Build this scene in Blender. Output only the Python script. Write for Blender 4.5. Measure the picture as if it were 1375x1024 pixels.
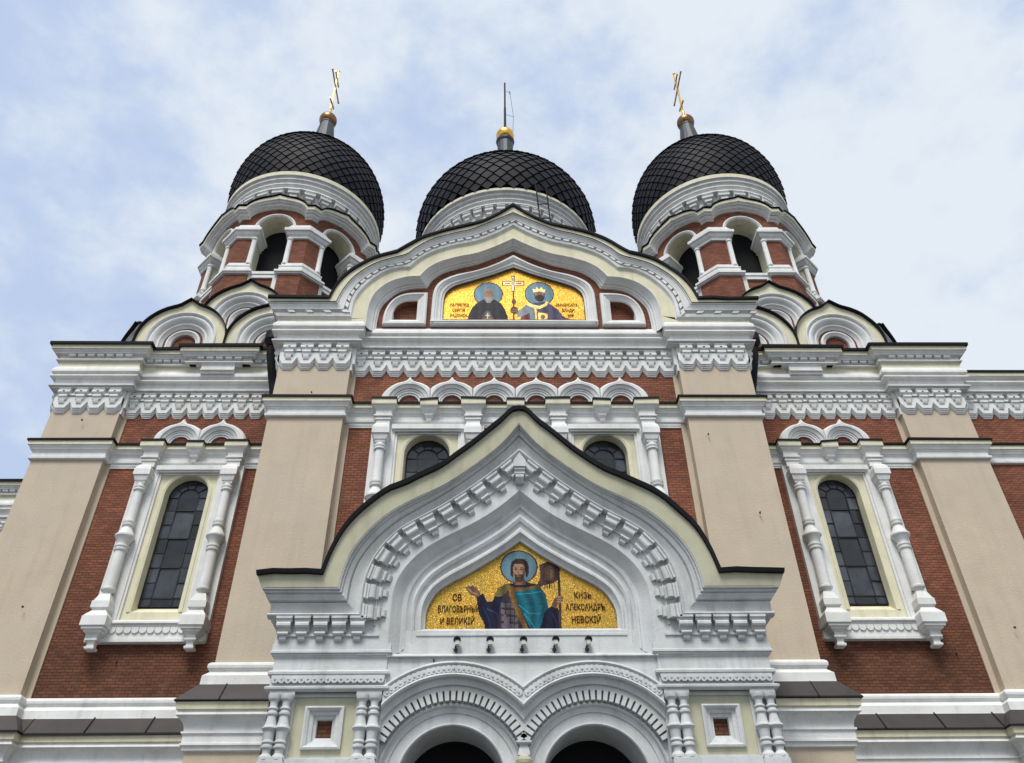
import bpy, bmesh, math, random
import numpy as np
from mathutils import Vector, Matrix
from mathutils.geometry import tessellate_polygon
random.seed(7)
S = bpy.context.scene
for o in list(bpy.data.objects): bpy.data.objects.remove(o)
R = math.radians

# ------------------------------------------------------------------ camera
cam_d = bpy.data.cameras.new("camera"); cam = bpy.data.objects.new("camera", cam_d)
S.collection.objects.link(cam); S.camera = cam
cam_d.sensor_width = 36.0; cam_d.sensor_fit = 'HORIZONTAL'
cam_d.lens = 36.0 * 1108.5 / 1375.0
cam_d.clip_end = 3000.0
_p, _y, _r = R(38.395), R(1.247), R(-0.719)
fwd = Vector((math.sin(_y)*math.cos(_p), math.cos(_y)*math.cos(_p), math.sin(_p)))
rt = Vector((math.cos(_y), -math.sin(_y), 0)); up = rt.cross(fwd)
r2 = math.cos(_r)*rt + math.sin(_r)*up; u2 = -math.sin(_r)*rt + math.cos(_r)*up
M = Matrix((r2, u2, -fwd)).transposed().to_4x4(); M.translation = Vector((-0.452, -19.0, 1.6))
cam.matrix_world = M

# ------------------------------------------------------------------ world: Nishita sky under broken thin cloud
SUN_EL, SUN_AZ = R(58), R(196)      # azimuth measured clockwise from +Y (north of the scene)
W = bpy.data.worlds.new("World"); S.world = W; W.use_nodes = True
nt = W.node_tree; nt.nodes.clear()
def N(t, **k):
    n = nt.nodes.new(t)
    for a, b in k.items(): setattr(n, a, b)
    return n
out = N('ShaderNodeOutputWorld'); bg = N('ShaderNodeBackground'); bg.inputs[1].default_value = 0.12
sky = N('ShaderNodeTexSky', sky_type='NISHITA'); sky.sun_disc = False
sky.sun_elevation = SUN_EL; sky.sun_rotation = SUN_AZ; sky.air_density = 1.0; sky.dust_density = 2.0
tc = N('ShaderNodeTexCoord')
mp = N('ShaderNodeMapping'); mp.inputs['Location'].default_value = (3.1, 0.4, 1.7); mp.inputs['Scale'].default_value = (1.0, 1.0, 1.5)
n1 = N('ShaderNodeTexNoise'); n1.inputs['Scale'].default_value = 2.6; n1.inputs['Detail'].default_value = 5.0; n1.inputs['Roughness'].default_value = 0.5
n2 = N('ShaderNodeTexNoise'); n2.inputs['Scale'].default_value = 7.5; n2.inputs['Detail'].default_value = 7.0; n2.inputs['Roughness'].default_value = 0.6
sep = N('ShaderNodeSeparateXYZ')
L = nt.links.new
L(tc.outputs['Generated'], mp.inputs['Vector']); L(mp.outputs[0], n1.inputs['Vector']); L(mp.outputs[0], n2.inputs['Vector'])
L(tc.outputs['Generated'], sep.inputs[0])
def math_n(op, a, b=None, c=None):
    m = N('ShaderNodeMath', operation=op)
    for i, v in enumerate((a, b, c)):
        if v is None: continue
        if isinstance(v, (int, float)): m.inputs[i].default_value = v
        else: L(v, m.inputs[i])
    return m.outputs[0]
# cloud cover: thicker to the right (+x), thin and blue-grey to the left
f = math_n('MULTIPLY_ADD', n1.outputs[0], 0.95, 0.0)
f = math_n('MULTIPLY_ADD', n2.outputs[0], 0.72, f)
f = math_n('MULTIPLY_ADD', sep.outputs[0], 0.06, f)
mr = N('ShaderNodeMapRange', interpolation_type='SMOOTHSTEP'); mr.inputs[1].default_value = 0.63; mr.inputs[2].default_value = 0.93
L(f, mr.inputs[0])
ramp = N('ShaderNodeMix', data_type='RGBA')
ramp.inputs[6].default_value = (4.55, 5.55, 7.5, 1); ramp.inputs[7].default_value = (7.1, 7.65, 8.2, 1)
L(mr.outputs[0], ramp.inputs[0])
mx = N('ShaderNodeMix', data_type='RGBA'); mx.inputs[0].default_value = 0.9
L(sky.outputs[0], mx.inputs[6]); L(ramp.outputs[2], mx.inputs[7])
L(mx.outputs[2], bg.inputs[0]); L(bg.outputs[0], out.inputs[0])

sd = bpy.data.lights.new("sun", 'SUN'); sd.energy = 3.3; sd.angle = R(22); sd.color = (1.0, 0.96, 0.89)
sun = bpy.data.objects.new("sun", sd); S.collection.objects.link(sun)
sdir = Vector((math.sin(SUN_AZ)*math.cos(SUN_EL), math.cos(SUN_AZ)*math.cos(SUN_EL), math.sin(SUN_EL)))
sun.rotation_euler = sdir.to_track_quat('Z', 'Y').to_euler(); sun.location = (0, -40, 60)

S.view_settings.view_transform = 'Standard'; S.view_settings.look = 'None'
S.view_settings.gamma = 1.0; S.view_settings.exposure = 0.0
S.render.engine = 'CYCLES'
S.cycles.max_bounces = 6

# ------------------------------------------------------------------ materials
def mat(name, base, rough=0.8, metal=0.0, var=0.10, vscale=3.0, bump=0.0, bscale=40.0, streak=0.0, tint=None, spec=0.3, island=0.0):
    m = bpy.data.materials.new(name); m.use_nodes = True; t = m.node_tree; t.nodes.clear()
    def n(ty, **k):
        q = t.nodes.new(ty)
        for a, b in k.items(): setattr(q, a, b)
        return q
    o = n('ShaderNodeOutputMaterial'); b = n('ShaderNodeBsdfPrincipled'); t.links.new(b.outputs[0], o.inputs[0])
    b.inputs['Roughness'].default_value = rough; b.inputs['Metallic'].default_value = metal
    b.inputs['Specular IOR Level'].default_value = spec
    g = n('ShaderNodeNewGeometry')
    noi = n('ShaderNodeTexNoise'); noi.inputs['Scale'].default_value = vscale; noi.inputs['Detail'].default_value = 6; noi.inputs['Roughness'].default_value = 0.62
    t.links.new(g.outputs['Position'], noi.inputs['Vector'])
    mr = n('ShaderNodeMapRange'); mr.inputs[1].default_value = 0.3; mr.inputs[2].default_value = 0.7
    mr.inputs[3].default_value = 1 - var; mr.inputs[4].default_value = 1 + var
    t.links.new(noi.outputs[0], mr.inputs[0]); val = mr.outputs[0]
    if streak > 0:      # rain streaks and dust: noise stretched down the wall
        mp = n('ShaderNodeMapping'); mp.inputs['Scale'].default_value = (4.5, 4.5, 0.35)
        t.links.new(g.outputs['Position'], mp.inputs[0])
        ns = n('ShaderNodeTexNoise'); ns.inputs['Scale'].default_value = 1.0; ns.inputs['Detail'].default_value = 5; ns.inputs['Roughness'].default_value = 0.6
        t.links.new(mp.outputs[0], ns.inputs['Vector'])
        m2 = n('ShaderNodeMapRange'); m2.inputs[1].default_value = 0.5; m2.inputs[2].default_value = 0.78
        m2.inputs[3].default_value = 1; m2.inputs[4].default_value = 1 - streak
        t.links.new(ns.outputs[0], m2.inputs[0])
        mu = n('ShaderNodeMath', operation='MULTIPLY'); t.links.new(val, mu.inputs[0]); t.links.new(m2.outputs[0], mu.inputs[1]); val = mu.outputs[0]
    if island > 0:
        m3 = n('ShaderNodeMapRange'); m3.inputs[3].default_value = 1 - island; m3.inputs[4].default_value = 1 + island
        t.links.new(g.outputs['Random Per Island'], m3.inputs[0])
        mu = n('ShaderNodeMath', operation='MULTIPLY'); t.links.new(val, mu.inputs[0]); t.links.new(m3.outputs[0], mu.inputs[1]); val = mu.outputs[0]
    vm = n('ShaderNodeVectorMath', operation='SCALE'); vm.inputs[0].default_value = base[:3]
    t.links.new(val, vm.inputs['Scale']); colr = vm.outputs[0]
    if tint is not None:
        nn = n('ShaderNodeTexNoise'); nn.inputs['Scale'].default_value = vscale*0.35; nn.inputs['Detail'].default_value = 4
        t.links.new(g.outputs['Position'], nn.inputs['Vector'])
        mm = n('ShaderNodeMapRange'); mm.inputs[1].default_value = 0.45; mm.inputs[2].default_value = 0.75; mm.inputs[4].default_value = 0.6
        t.links.new(nn.outputs[0], mm.inputs[0])
        mi = n('ShaderNodeMix', data_type='RGBA'); t.links.new(mm.outputs[0], mi.inputs[0])
        t.links.new(colr, mi.inputs[6]); mi.inputs[7].default_value = (*tint, 1); colr = mi.outputs[2]
    t.links.new(colr, b.inputs['Base Color'])
    if bump > 0:
        nb = n('ShaderNodeTexNoise'); nb.inputs['Scale'].default_value = bscale; nb.inputs['Detail'].default_value = 4
        t.links.new(g.outputs['Position'], nb.inputs['Vector'])
        bp = n('ShaderNodeBump'); bp.inputs['Strength'].default_value = bump; bp.inputs['Distance'].default_value = 0.01
        t.links.new(nb.outputs[0], bp.inputs['Height']); t.links.new(bp.outputs[0], b.inputs['Normal'])
    return m

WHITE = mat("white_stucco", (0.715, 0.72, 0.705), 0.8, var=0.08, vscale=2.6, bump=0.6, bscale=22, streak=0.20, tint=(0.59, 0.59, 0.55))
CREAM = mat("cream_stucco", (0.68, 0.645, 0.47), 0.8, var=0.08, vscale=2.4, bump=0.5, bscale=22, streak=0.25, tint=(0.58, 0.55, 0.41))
BEIGE = mat("beige_plaster", (0.515, 0.432, 0.328), 0.88, var=0.06, vscale=1.6, bump=0.6, bscale=20, streak=0.12, tint=(0.49, 0.435, 0.345))
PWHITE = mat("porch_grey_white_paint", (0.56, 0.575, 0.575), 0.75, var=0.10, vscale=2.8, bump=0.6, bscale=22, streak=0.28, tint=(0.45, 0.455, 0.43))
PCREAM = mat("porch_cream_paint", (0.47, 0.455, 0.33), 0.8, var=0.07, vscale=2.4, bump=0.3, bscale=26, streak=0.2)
BLACKM = mat("black_sheet_metal", (0.010, 0.010, 0.012), 0.6, metal=0.0, var=0.25, vscale=5, spec=0.12)
BROWNM = mat("brown_grey_sheet_metal", (0.042, 0.035, 0.034), 0.6, metal=0.0, var=0.2, vscale=2.5, bump=0.5, bscale=5, tint=(0.052, 0.045, 0.042))
TILE = mat("dome_metal_scales", (0.0125, 0.013, 0.018), 0.62, metal=0.0, var=0.35, vscale=1.4, island=0.3, spec=0.12)
TILEB = mat("dome_shade_underlay", (0.006, 0.006, 0.007), 0.95, var=0.1, spec=0.05)  # near-black colour holds the shadow between the overlapping scales
LEADM = mat("grey_lead_sheet", (0.045, 0.05, 0.062), 0.5, metal=0.2, var=0.25, vscale=6)
GOLD = mat("gilding", (0.50, 0.31, 0.09), 0.45, metal=1.0, var=0.1, vscale=8, bump=0.2, bscale=12)
OLDGOLD = mat("tarnished_gilding", (0.22, 0.115, 0.05), 0.36, metal=1.0, var=0.5, vscale=4, bump=0.4, bscale=9)
GLASS = mat("dark_leaded_glass", (0.036, 0.041, 0.050), 0.14, var=0.5, vscale=1.8, island=0.8, spec=0.5, bump=0.25, bscale=4)
LEADBAR = mat("window_lead", (0.018, 0.018, 0.02), 0.6, var=0.1)
DARK = mat("dark_interior", (0.006, 0.006, 0.007), 0.9, var=0.2)  # near black: painted-in porch shade, dark shutters in the belfry
GREYPL = mat("grey_plaster", (0.30, 0.30, 0.29), 0.9, var=0.1)  # even mid-grey plaster for the nave body
LAMPM = mat("lamp_housing_grey", (0.55, 0.55, 0.5), 0.45, var=0.08)
PAVE = mat("granite_paving", (0.10, 0.098, 0.095), 0.85, var=0.15, vscale=3, bump=0.5, bscale=8)
INK = mat("dark_brown_tesserae", (0.035, 0.013, 0.008), 0.7, var=0.2, spec=0.05)

def brick_mat(name, c1, c2, mortar, scale=1.0):
    m = bpy.data.materials.new(name); m.use_nodes = True; t = m.node_tree; b = t.nodes['Principled BSDF']
    b.inputs['Roughness'].default_value = 0.85; b.inputs['Specular IOR Level'].default_value = 0.2
    uv = t.nodes.new('ShaderNodeUVMap'); uv.uv_map = 'UVMap'
    br = t.nodes.new('ShaderNodeTexBrick'); br.offset = 0.5
    br.inputs['Scale'].default_value = 1.0; br.inputs['Brick Width'].default_value = 0.175*scale; br.inputs['Row Height'].default_value = 0.070*scale
    br.inputs['Mortar Size'].default_value = 0.009; br.inputs['Mortar Smooth'].default_value = 0.25; br.inputs['Bias'].default_value = -0.1
    br.inputs['Color1'].default_value = (*c1, 1); br.inputs['Color2'].default_value = (*c2, 1); br.inputs['Mortar'].default_value = (*mortar, 1)
    t.links.new(uv.outputs[0], br.inputs['Vector'])
    g = t.nodes.new('ShaderNodeNewGeometry')
    no = t.nodes.new('ShaderNodeTexNoise'); no.inputs['Scale'].default_value = 0.9; no.inputs['Detail'].default_value = 6; no.inputs['Roughness'].default_value = 0.65
    t.links.new(g.outputs['Position'], no.inputs['Vector'])
    mr = t.nodes.new('ShaderNodeMapRange'); mr.inputs[1].default_value = 0.3; mr.inputs[2].default_value = 0.7; mr.inputs[3].default_value = 0.72; mr.inputs[4].default_value = 1.22
    t.links.new(no.outputs[0], mr.inputs[0])
    vm = t.nodes.new('ShaderNodeVectorMath'); vm.operation = 'SCALE'; t.links.new(br.outputs['Color'], vm.inputs[0]); t.links.new(mr.outputs[0], vm.inputs['Scale'])
    # fine horizontal weathering per course
    mp = t.nodes.new('ShaderNodeMapping'); mp.inputs['Scale'].default_value = (2.2, 11.0, 1); t.links.new(uv.outputs[0], mp.inputs[0])
    n2 = t.nodes.new('ShaderNodeTexNoise'); n2.inputs['Scale'].default_value = 1.6; n2.inputs['Detail'].default_value = 3; t.links.new(mp.outputs[0], n2.inputs['Vector'])
    m2 = t.nodes.new('ShaderNodeMapRange'); m2.inputs[1].default_value = 0.3; m2.inputs[2].default_value = 0.7; m2.inputs[3].default_value = 0.78; m2.inputs[4].default_value = 1.2
    t.links.new(n2.outputs[0], m2.inputs[0])
    v2 = t.nodes.new('ShaderNodeVectorMath'); v2.operation = 'SCALE'; t.links.new(vm.outputs[0], v2.inputs[0]); t.links.new(m2.outputs[0], v2.inputs['Scale'])
    nb = t.nodes.new('ShaderNodeTexNoise'); nb.inputs['Scale'].default_value = 0.45; nb.inputs['Detail'].default_value = 5; t.links.new(g.outputs['Position'], nb.inputs['Vector'])
    sp = t.nodes.new('ShaderNodeSeparateXYZ'); t.links.new(g.outputs['Position'], sp.inputs[0])
    hz = t.nodes.new('ShaderNodeMapRange'); hz.inputs[1].default_value = 11.5; hz.inputs[2].default_value = 7.6; hz.inputs[3].default_value = 0.0; hz.inputs[4].default_value = 0.5; t.links.new(sp.outputs[2], hz.inputs[0])
    ad = t.nodes.new('ShaderNodeMath'); ad.operation = 'ADD'; t.links.new(nb.outputs[0], ad.inputs[0]); t.links.new(hz.outputs[0], ad.inputs[1])
    m4 = t.nodes.new('ShaderNodeMapRange'); m4.inputs[1].default_value = 0.52; m4.inputs[2].default_value = 0.95; m4.inputs[4].default_value = 0.7; t.links.new(ad.outputs[0], m4.inputs[0])
    mm = t.nodes.new('ShaderNodeMix'); mm.data_type = 'RGBA'; mm.blend_type = 'MULTIPLY'; t.links.new(m4.outputs[0], mm.inputs[0]); t.links.new(v2.outputs[0], mm.inputs[6]); mm.inputs[7].default_value = (0.46, 0.56, 0.52, 1)
    ns = t.nodes.new('ShaderNodeTexNoise'); ns.inputs['Scale'].default_value = 1.3; ns.inputs['Detail'].default_value = 8; ns.inputs['Roughness'].default_value = 0.7; t.links.new(g.outputs['Position'], ns.inputs['Vector'])
    m5 = t.nodes.new('ShaderNodeMapRange'); m5.inputs[1].default_value = 0.56; m5.inputs[2].default_value = 0.76; m5.inputs[4].default_value = 0.30; t.links.new(ns.outputs[0], m5.inputs[0])
    ms = t.nodes.new('ShaderNodeMix'); ms.data_type = 'RGBA'; t.links.new(m5.outputs[0], ms.inputs[0]); t.links.new(mm.outputs[2], ms.inputs[6]); ms.inputs[7].default_value = (0.32, 0.19, 0.13, 1)
    t.links.new(ms.outputs[2], b.inputs['Base Color'])
    bp = t.nodes.new('ShaderNodeBump'); bp.invert = True; bp.inputs['Strength'].default_value = 0.7; bp.inputs['Distance'].default_value = 0.012
    t.links.new(br.outputs['Fac'], bp.inputs['Height']); t.links.new(bp.outputs[0], b.inputs['Normal'])
    return m
BRICK = brick_mat("red_brick", (0.265, 0.097, 0.056), (0.175, 0.066, 0.041), (0.105, 0.046, 0.031))

# ------------------------------------------------------------------ mesh building
class Frame:
    """local wall coordinates: u along the wall, d outward from it, z up"""
    def __init__(s, x=0, y=0, ang=0.0):
        s.x, s.y = x, y; s.t = (math.cos(ang), math.sin(ang)); s.n = (math.sin(ang), -math.cos(ang))
    def __call__(s, u, d, z): return (s.x + u*s.t[0] + d*s.n[0], s.y + u*s.t[1] + d*s.n[1], z)
W0 = Frame(0, 0)

class MB:
    def __init__(s, F=W0): s.V = []; s.P = []; s.I = []; s.mats = []; s.F = F
    def mi(s, m):
        if m not in s.mats: s.mats.append(m)
        return s.mats.index(m)
    def at(s, x, y, ang=0.0): s.F = Frame(x, y, ang); return s
    def vs(s, pts):
        k = len(s.V); s.V.extend(s.F(*p) for p in pts); return list(range(k, k+len(pts)))
    def face(s, idx, m): s.P.append(tuple(idx)); s.I.append(s.mi(m))
    def grid(s, rows, m, close=False):
        """rows: equal-length lists of local points; m one material or a list per strip"""
        ids = [s.vs(r) for r in rows]
        for i in range(len(ids)-1):
            mm = m[min(i, len(m)-1)] if isinstance(m, (list, tuple)) else m
            if mm is None: continue
            n = len(ids[i])
            for j in range(n if close else n-1):
                k = (j+1) % n
                s.face((ids[i][j], ids[i][k], ids[i+1][k], ids[i+1][j]), mm)
    def box(s, u0, u1, d0, d1, z0, z1, m, taper=0.0):
        a = s.vs([(u0, d0, z0), (u1, d0, z0), (u1, d1, z0), (u0, d1, z0), (u0+taper, d0, z1), (u1-taper, d0, z1), (u1-taper, d1-taper, z1), (u0+taper, d1-taper, z1)])
        for f in ((0,1,2,3), (7,6,5,4), (0,4,5,1), (1,5,6,2), (2,6,7,3), (3,7,4,0)): s.face([a[i] for i in f], m)
    def prism(s, poly, d0, d1, m, holes=(), side=None, back=False, top=None):
        side = side or m
        loops = [poly] + list(holes)
        tri = tessellate_polygon([[Vector((a, b, 0)) for a, b in l] for l in loops])
        fl = [q for l in loops for q in l]
        f = s.vs([(a, d1, b) for a, b in fl])
        for t in tri: s.face([f[i] for i in t], m)
        if back:
            g = s.vs([(a, d0, b) for a, b in fl])
            for t in tri: s.face([g[i] for i in t], m)
        for l in loops:
            a = s.vs([(q[0], d1, q[1]) for q in l]); b = s.vs([(q[0], d0, q[1]) for q in l]); n = len(l)
            for i in range(n):
                j = (i+1) % n; s.face((a[i], a[j], b[j], b[i]), side)
    def exprof(s, prof, u0, u1, m):
        """side profile [(d,z)] extruded along u, with ends"""
        a = s.vs([(u0, d, z) for d, z in prof]); b = s.vs([(u1, d, z) for d, z in prof]); n = len(prof)
        for i in range(n-1):
            mm = m[min(i, len(m)-1)] if isinstance(m, (list, tuple)) else m
            s.face((a[i], a[i+1], b[i+1], b[i]), mm)
        m0 = m[0] if isinstance(m, (list, tuple)) else m
        tri = tessellate_polygon([[Vector((d, z, 0)) for d, z in prof]])
        for t in tri:
            s.face([a[i] for i in t], m0); s.face([b[i] for i in t], m0)
    def lathe(s, u, d, prof, m, n=16, a0=0.0, a1=2*math.pi, cap=False):
        full = abs(a1-a0-2*math.pi) < 1e-6
        k = n if full else n+1
        rows = [[(u + r*math.cos(a0+(a1-a0)*i/n), d + r*math.sin(a0+(a1-a0)*i/n), z) for i in range(k)] for r, z in prof]
        s.grid(rows, m, close=full)
        if cap:
            for r, z in (prof[0], prof[-1]):
                if r > 0.001: s.face(s.vs([(u + r*math.cos(2*math.pi*i/n), d + r*math.sin(2*math.pi*i/n), z) for i in range(n)]), m if not isinstance(m, list) else m[0])
    def sqlathe(s, u, d, prof, m):
        """square section stack: prof [(half width, z)]"""
        rows = [[(u-h, d-h, z), (u+h, d-h, z), (u+h, d+h, z), (u-h, d+h, z)] for h, z in prof]
        s.grid(rows, m, close=True)
        for h, z in (prof[0], prof[-1]): s.face(s.vs([(u-h, d-h, z), (u+h, d-h, z), (u+h, d+h, z), (u-h, d+h, z)]), m)
    def loft(s, curves, deps, m):
        s.grid([[(a, d, b) for a, b in c] for c, d in zip(curves, deps)], m)
    def sweep(s, path, prof, m, closed=False):
        """plan path [(x,y)] in world; prof [(out,z)]; outward is to the right of travel"""
        n = len(path); rows = []
        for i in range(n):
            def seg(a, b):
                dx, dy = path[b][0]-path[a][0], path[b][1]-path[a][1]; l = math.hypot(dx, dy); return dx/l, dy/l
            e = []
            if closed or i > 0: e.append(seg(i-1, i))
            if closed or i < n-1: e.append(seg(i, (i+1) % n))
            ns = [(q[1], -q[0]) for q in e]
            if len(ns) == 1: mx, my = ns[0]
            else:
                sx, sy = ns[0][0]+ns[1][0], ns[0][1]+ns[1][1]; k = 2.0/(sx*sx+sy*sy); mx, my = sx*k, sy*k
            rows.append((path[i], mx, my))
        old = s.F; s.F = Frame(0, 0); s.F = lambda x, y, z: (x, y, z)
        g = [[(q[0]+o*mx, q[1]+o*my, z) for q, mx, my in rows] for o, z in prof]
        s.grid(g, m, close=closed)
        if not closed:
            for q, mx, my in (rows[0], rows[-1]):
                pts = [(q[0]+o*mx, q[1]+o*my, z) for o, z in prof]
                tri = tessellate_polygon([[Vector((o, z, 0)) for o, z in prof]])
                a = s.vs(pts)
                m0 = m[0] if isinstance(m, (list, tuple)) else m
                for t in tri: s.face([a[i] for i in t], m0)
        s.F = old
    def build(s, name, parent=None, loc=(0, 0, 0), sharp=24, **props):
        me = bpy.data.meshes.new(name)
        V = list(s.V)
        if BLACKM in s.mats:
            kb = s.mats.index(BLACKM); other = set(i for f, m_ in zip(s.P, s.I) if m_ != kb for i in f)
            for i in set(i for f, m_ in zip(s.P, s.I) if m_ == kb for i in f) - other:
                x, y, z = V[i]; V[i] = (x, y, z + 0.011*math.sin(x*3.7+y*2.1) + 0.007*math.sin(x*9.3+1.0) - (0.012 if math.sin(x*2.3+.7) > .93 else 0))
        me.from_pydata(V, [], s.P); 
        for m in s.mats: me.materials.append(m)
        me.polygons.foreach_set('material_index', s.I)
        bm = bmesh.new(); bm.from_mesh(me)
        bmesh.ops.remove_doubles(bm, verts=bm.verts, dist=0.0004)
        bmesh.ops.dissolve_degenerate(bm, edges=bm.edges, dist=0.0003)
        bmesh.ops.recalc_face_normals(bm, faces=bm.faces)
        uvl = bm.loops.layers.uv.new('UVMap')
        for f in bm.faces:
            nx, ny, nz = f.normal
            if abs(nz) > 0.75 or math.hypot(nx, ny) < 1e-5:
                for l in f.loops: l[uvl].uv = (l.vert.co.x, l.vert.co.y)
            else:
                h = math.hypot(nx, ny); tx, ty = -ny/h, nx/h
                if tx < -0.3 or (abs(tx) <= 0.3 and ty < 0): tx, ty = -tx, -ty
                for l in f.loops: l[uvl].uv = (l.vert.co.x*tx + l.vert.co.y*ty, l.vert.co.z)
        bm.to_mesh(me); bm.free()
        me.shade_smooth(); me.set_sharp_from_angle(angle=R(sharp))
        o = bpy.data.objects.new(name, me); S.collection.objects.link(o); o.location = loc
        if parent is not None: o.parent = parent
        for k, v in props.items(): o[k] = v
        return o
    world = True

def empty(name, loc, **props):
    o = bpy.data.objects.new(name, None); S.collection.objects.link(o); o.location = loc; o.empty_display_size = 0.5
    for k, v in props.items(): o[k] = v
    return o

def catmull(P, n):
    """smooth curve through P resampled to n points evenly by length"""
    P = [Vector((a, b)) for a, b in P]; D = []
    for i in range(len(P)-1):
        p0 = P[i-1] if i else P[0]*2-P[1]; p1, p2 = P[i], P[i+1]; p3 = P[i+2] if i+2 < len(P) else P[-1]*2-P[-2]
        for k in range(12):
            t = k/12; D.append(0.5*((2*p1)+(p2-p0)*t+(2*p0-5*p1+4*p2-p3)*t*t+(3*p1-p0-3*p2+p3)*t**3))
    D.append(P[-1]); L = [0]
    for a, b in zip(D[:-1], D[1:]): L.append(L[-1]+(b-a).length)
    out = []; j = 0
    for i in range(n):
        s = L[-1]*i/(n-1)
        while j < len(L)-2 and L[j+1] < s: j += 1
        f = (s-L[j])/max(1e-9, L[j+1]-L[j]); q = D[j].lerp(D[j+1], f); out.append((q.x, q.y))
    return out
def curve(segs, ns, mirror=True):
    """segs: key-point lists running from the foot to the apex, right half; returns the whole symmetric curve"""
    h = []
    for sg, n in zip(segs, ns):
        c = catmull(sg, n); h += c if not h else c[1:]
    if not mirror: return h
    return [(-a, b) for a, b in h] + [(a, b) for a, b in reversed(h)][1:]
def lerpc(A, B, t): return [(a[0]+(b[0]-a[0])*t, a[1]+(b[1]-a[1])*t) for a, b in zip(A, B)]
def arc(cx, cz, r, a0, a1, n): return [(cx+r*math.cos(R(a0+(a1-a0)*i/n)), cz+r*math.sin(R(a0+(a1-a0)*i/n))) for i in range(n+1)]

church = empty("cathedral", (0, 0, 0), label="large brick and white stucco orthodox cathedral front with three black scaled onion domes", category="cathedral")

# ------------------------------------------------------------------ ground
g = MB(); g.world = True
g.F = lambda x, y, z: (x, y, z)
g.face(g.vs([(-400, -400, 0), (400, -400, 0), (400, 500, 0), (-400, 500, 0)]), PAVE)
g.build("ground", kind="structure")

# ------------------------------------------------------------------ facade plan
XC, XI, XW, XG = 12.9, 6.2, 11.0, 4.33   # corner, central block edge, corner pilaster inner edge, central pilaster inner edge
YP, YC, YCP = -0.26, -1.9, -2.2
PLAN = [(-XC, 7), (-XC, YP), (-XW, YP), (-XW, 0), (-XI, 0), (-XI, YCP), (-XG, YCP), (-XG, YC), (XG, YC), (XG, YCP), (XI, YCP), (XI, 0), (XW, 0), (XW, YP), (XC, YP), (XC, 7)]
WL = PLAN[:5]; CE = PLAN[5:11]; WR = PLAN[11:]
WLf = PLAN[:4] + [(-XI, 0)]; CEf = [(-XI, 0)] + CE + [(XI, 0)]; WRf = [(XI, 0)] + PLAN[12:]

# --- walls
def wall_with_windows(name, F, u0, u1, z0, z1, cs):
    b = MB(F); holes = [[(c-0.88, 9.25), (c+0.88, 9.25), (c+0.88, 13.58), (c-0.88, 13.58)] for c in cs]
    b.prism([(u0, z0), (u1, z0), (u1, z1), (u0, z1)], -0.9, 0.0, BRICK, holes=holes)
    return b.build(name, church)
wall_with_windows("wall", Frame(0, 0), -XW, -XI, 0, 17.3, [-8.65])
wall_with_windows("wall", Frame(0, 0), XI, XW, 0, 17.3, [8.65])
wall_with_windows("wall", Frame(0, YC), -XG, XG, 0, 16.6, [-2.2, 2.2])
for s in (-1, 1):
    b = MB()
    a, c = sorted((s*XW, s*XC)); b.box(a, c, -7, -YP, 0, 17.3, BEIGE); b.build("corner_pilaster", church)
    b = MB()
    a, c = sorted((s*XG, s*XI)); b.box(a, c, -0.5, -YCP, 0, 16.9, BEIGE); b.build("pilaster", church)
# nave body behind
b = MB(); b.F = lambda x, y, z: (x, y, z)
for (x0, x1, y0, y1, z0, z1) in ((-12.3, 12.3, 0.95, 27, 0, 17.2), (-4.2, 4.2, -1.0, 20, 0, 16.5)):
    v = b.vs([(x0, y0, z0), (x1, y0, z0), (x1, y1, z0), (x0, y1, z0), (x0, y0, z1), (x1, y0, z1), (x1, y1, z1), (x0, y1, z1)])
    for f in ((7,6,5,4), (0,4,5,1), (1,5,6,2), (2,6,7,3), (3,7,4,0)): b.face([v[i] for i in f], GREYPL)
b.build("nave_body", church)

# --- base mouldings: torus, white plinth, metal apron, cream fascia, cornice
basep = [(0.0, 7.60), (0.05, 7.595), (0.09, 7.56), (0.105, 7.52), (0.10, 7.47), (0.075, 7.43), (0.055, 7.42), (0.06, 7.39), (0.12, 7.33), (0.155, 7.30), (0.16, 7.12),
         (0.17, 7.118), (0.47, 6.74), (0.48, 6.705), (0.44, 6.70),
         (0.43, 6.70), (0.42, 6.57), (0.37, 6.55), (0.37, 6.52), (0.40, 6.515), (0.41, 6.47), (0.35, 6.44), (0.33, 6.42), (0.27, 6.34), (0.245, 6.27), (0.24, 6.205), (0.275, 6.20), (0.275, 6.165), (0.24, 6.15), (0.235, 6.0), (0.26, 5.99), (0.26, 5.955), (0.225, 5.94), (0.215, 5.87), (0.16, 5.85)]
bm_ = [WHITE]*11 + [BROWNM, BLACKM, BLACKM] + [CREAM]*3 + [WHITE]*18
lowp = [(0.16, 5.85), (0.16, 0.0)]
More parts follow.
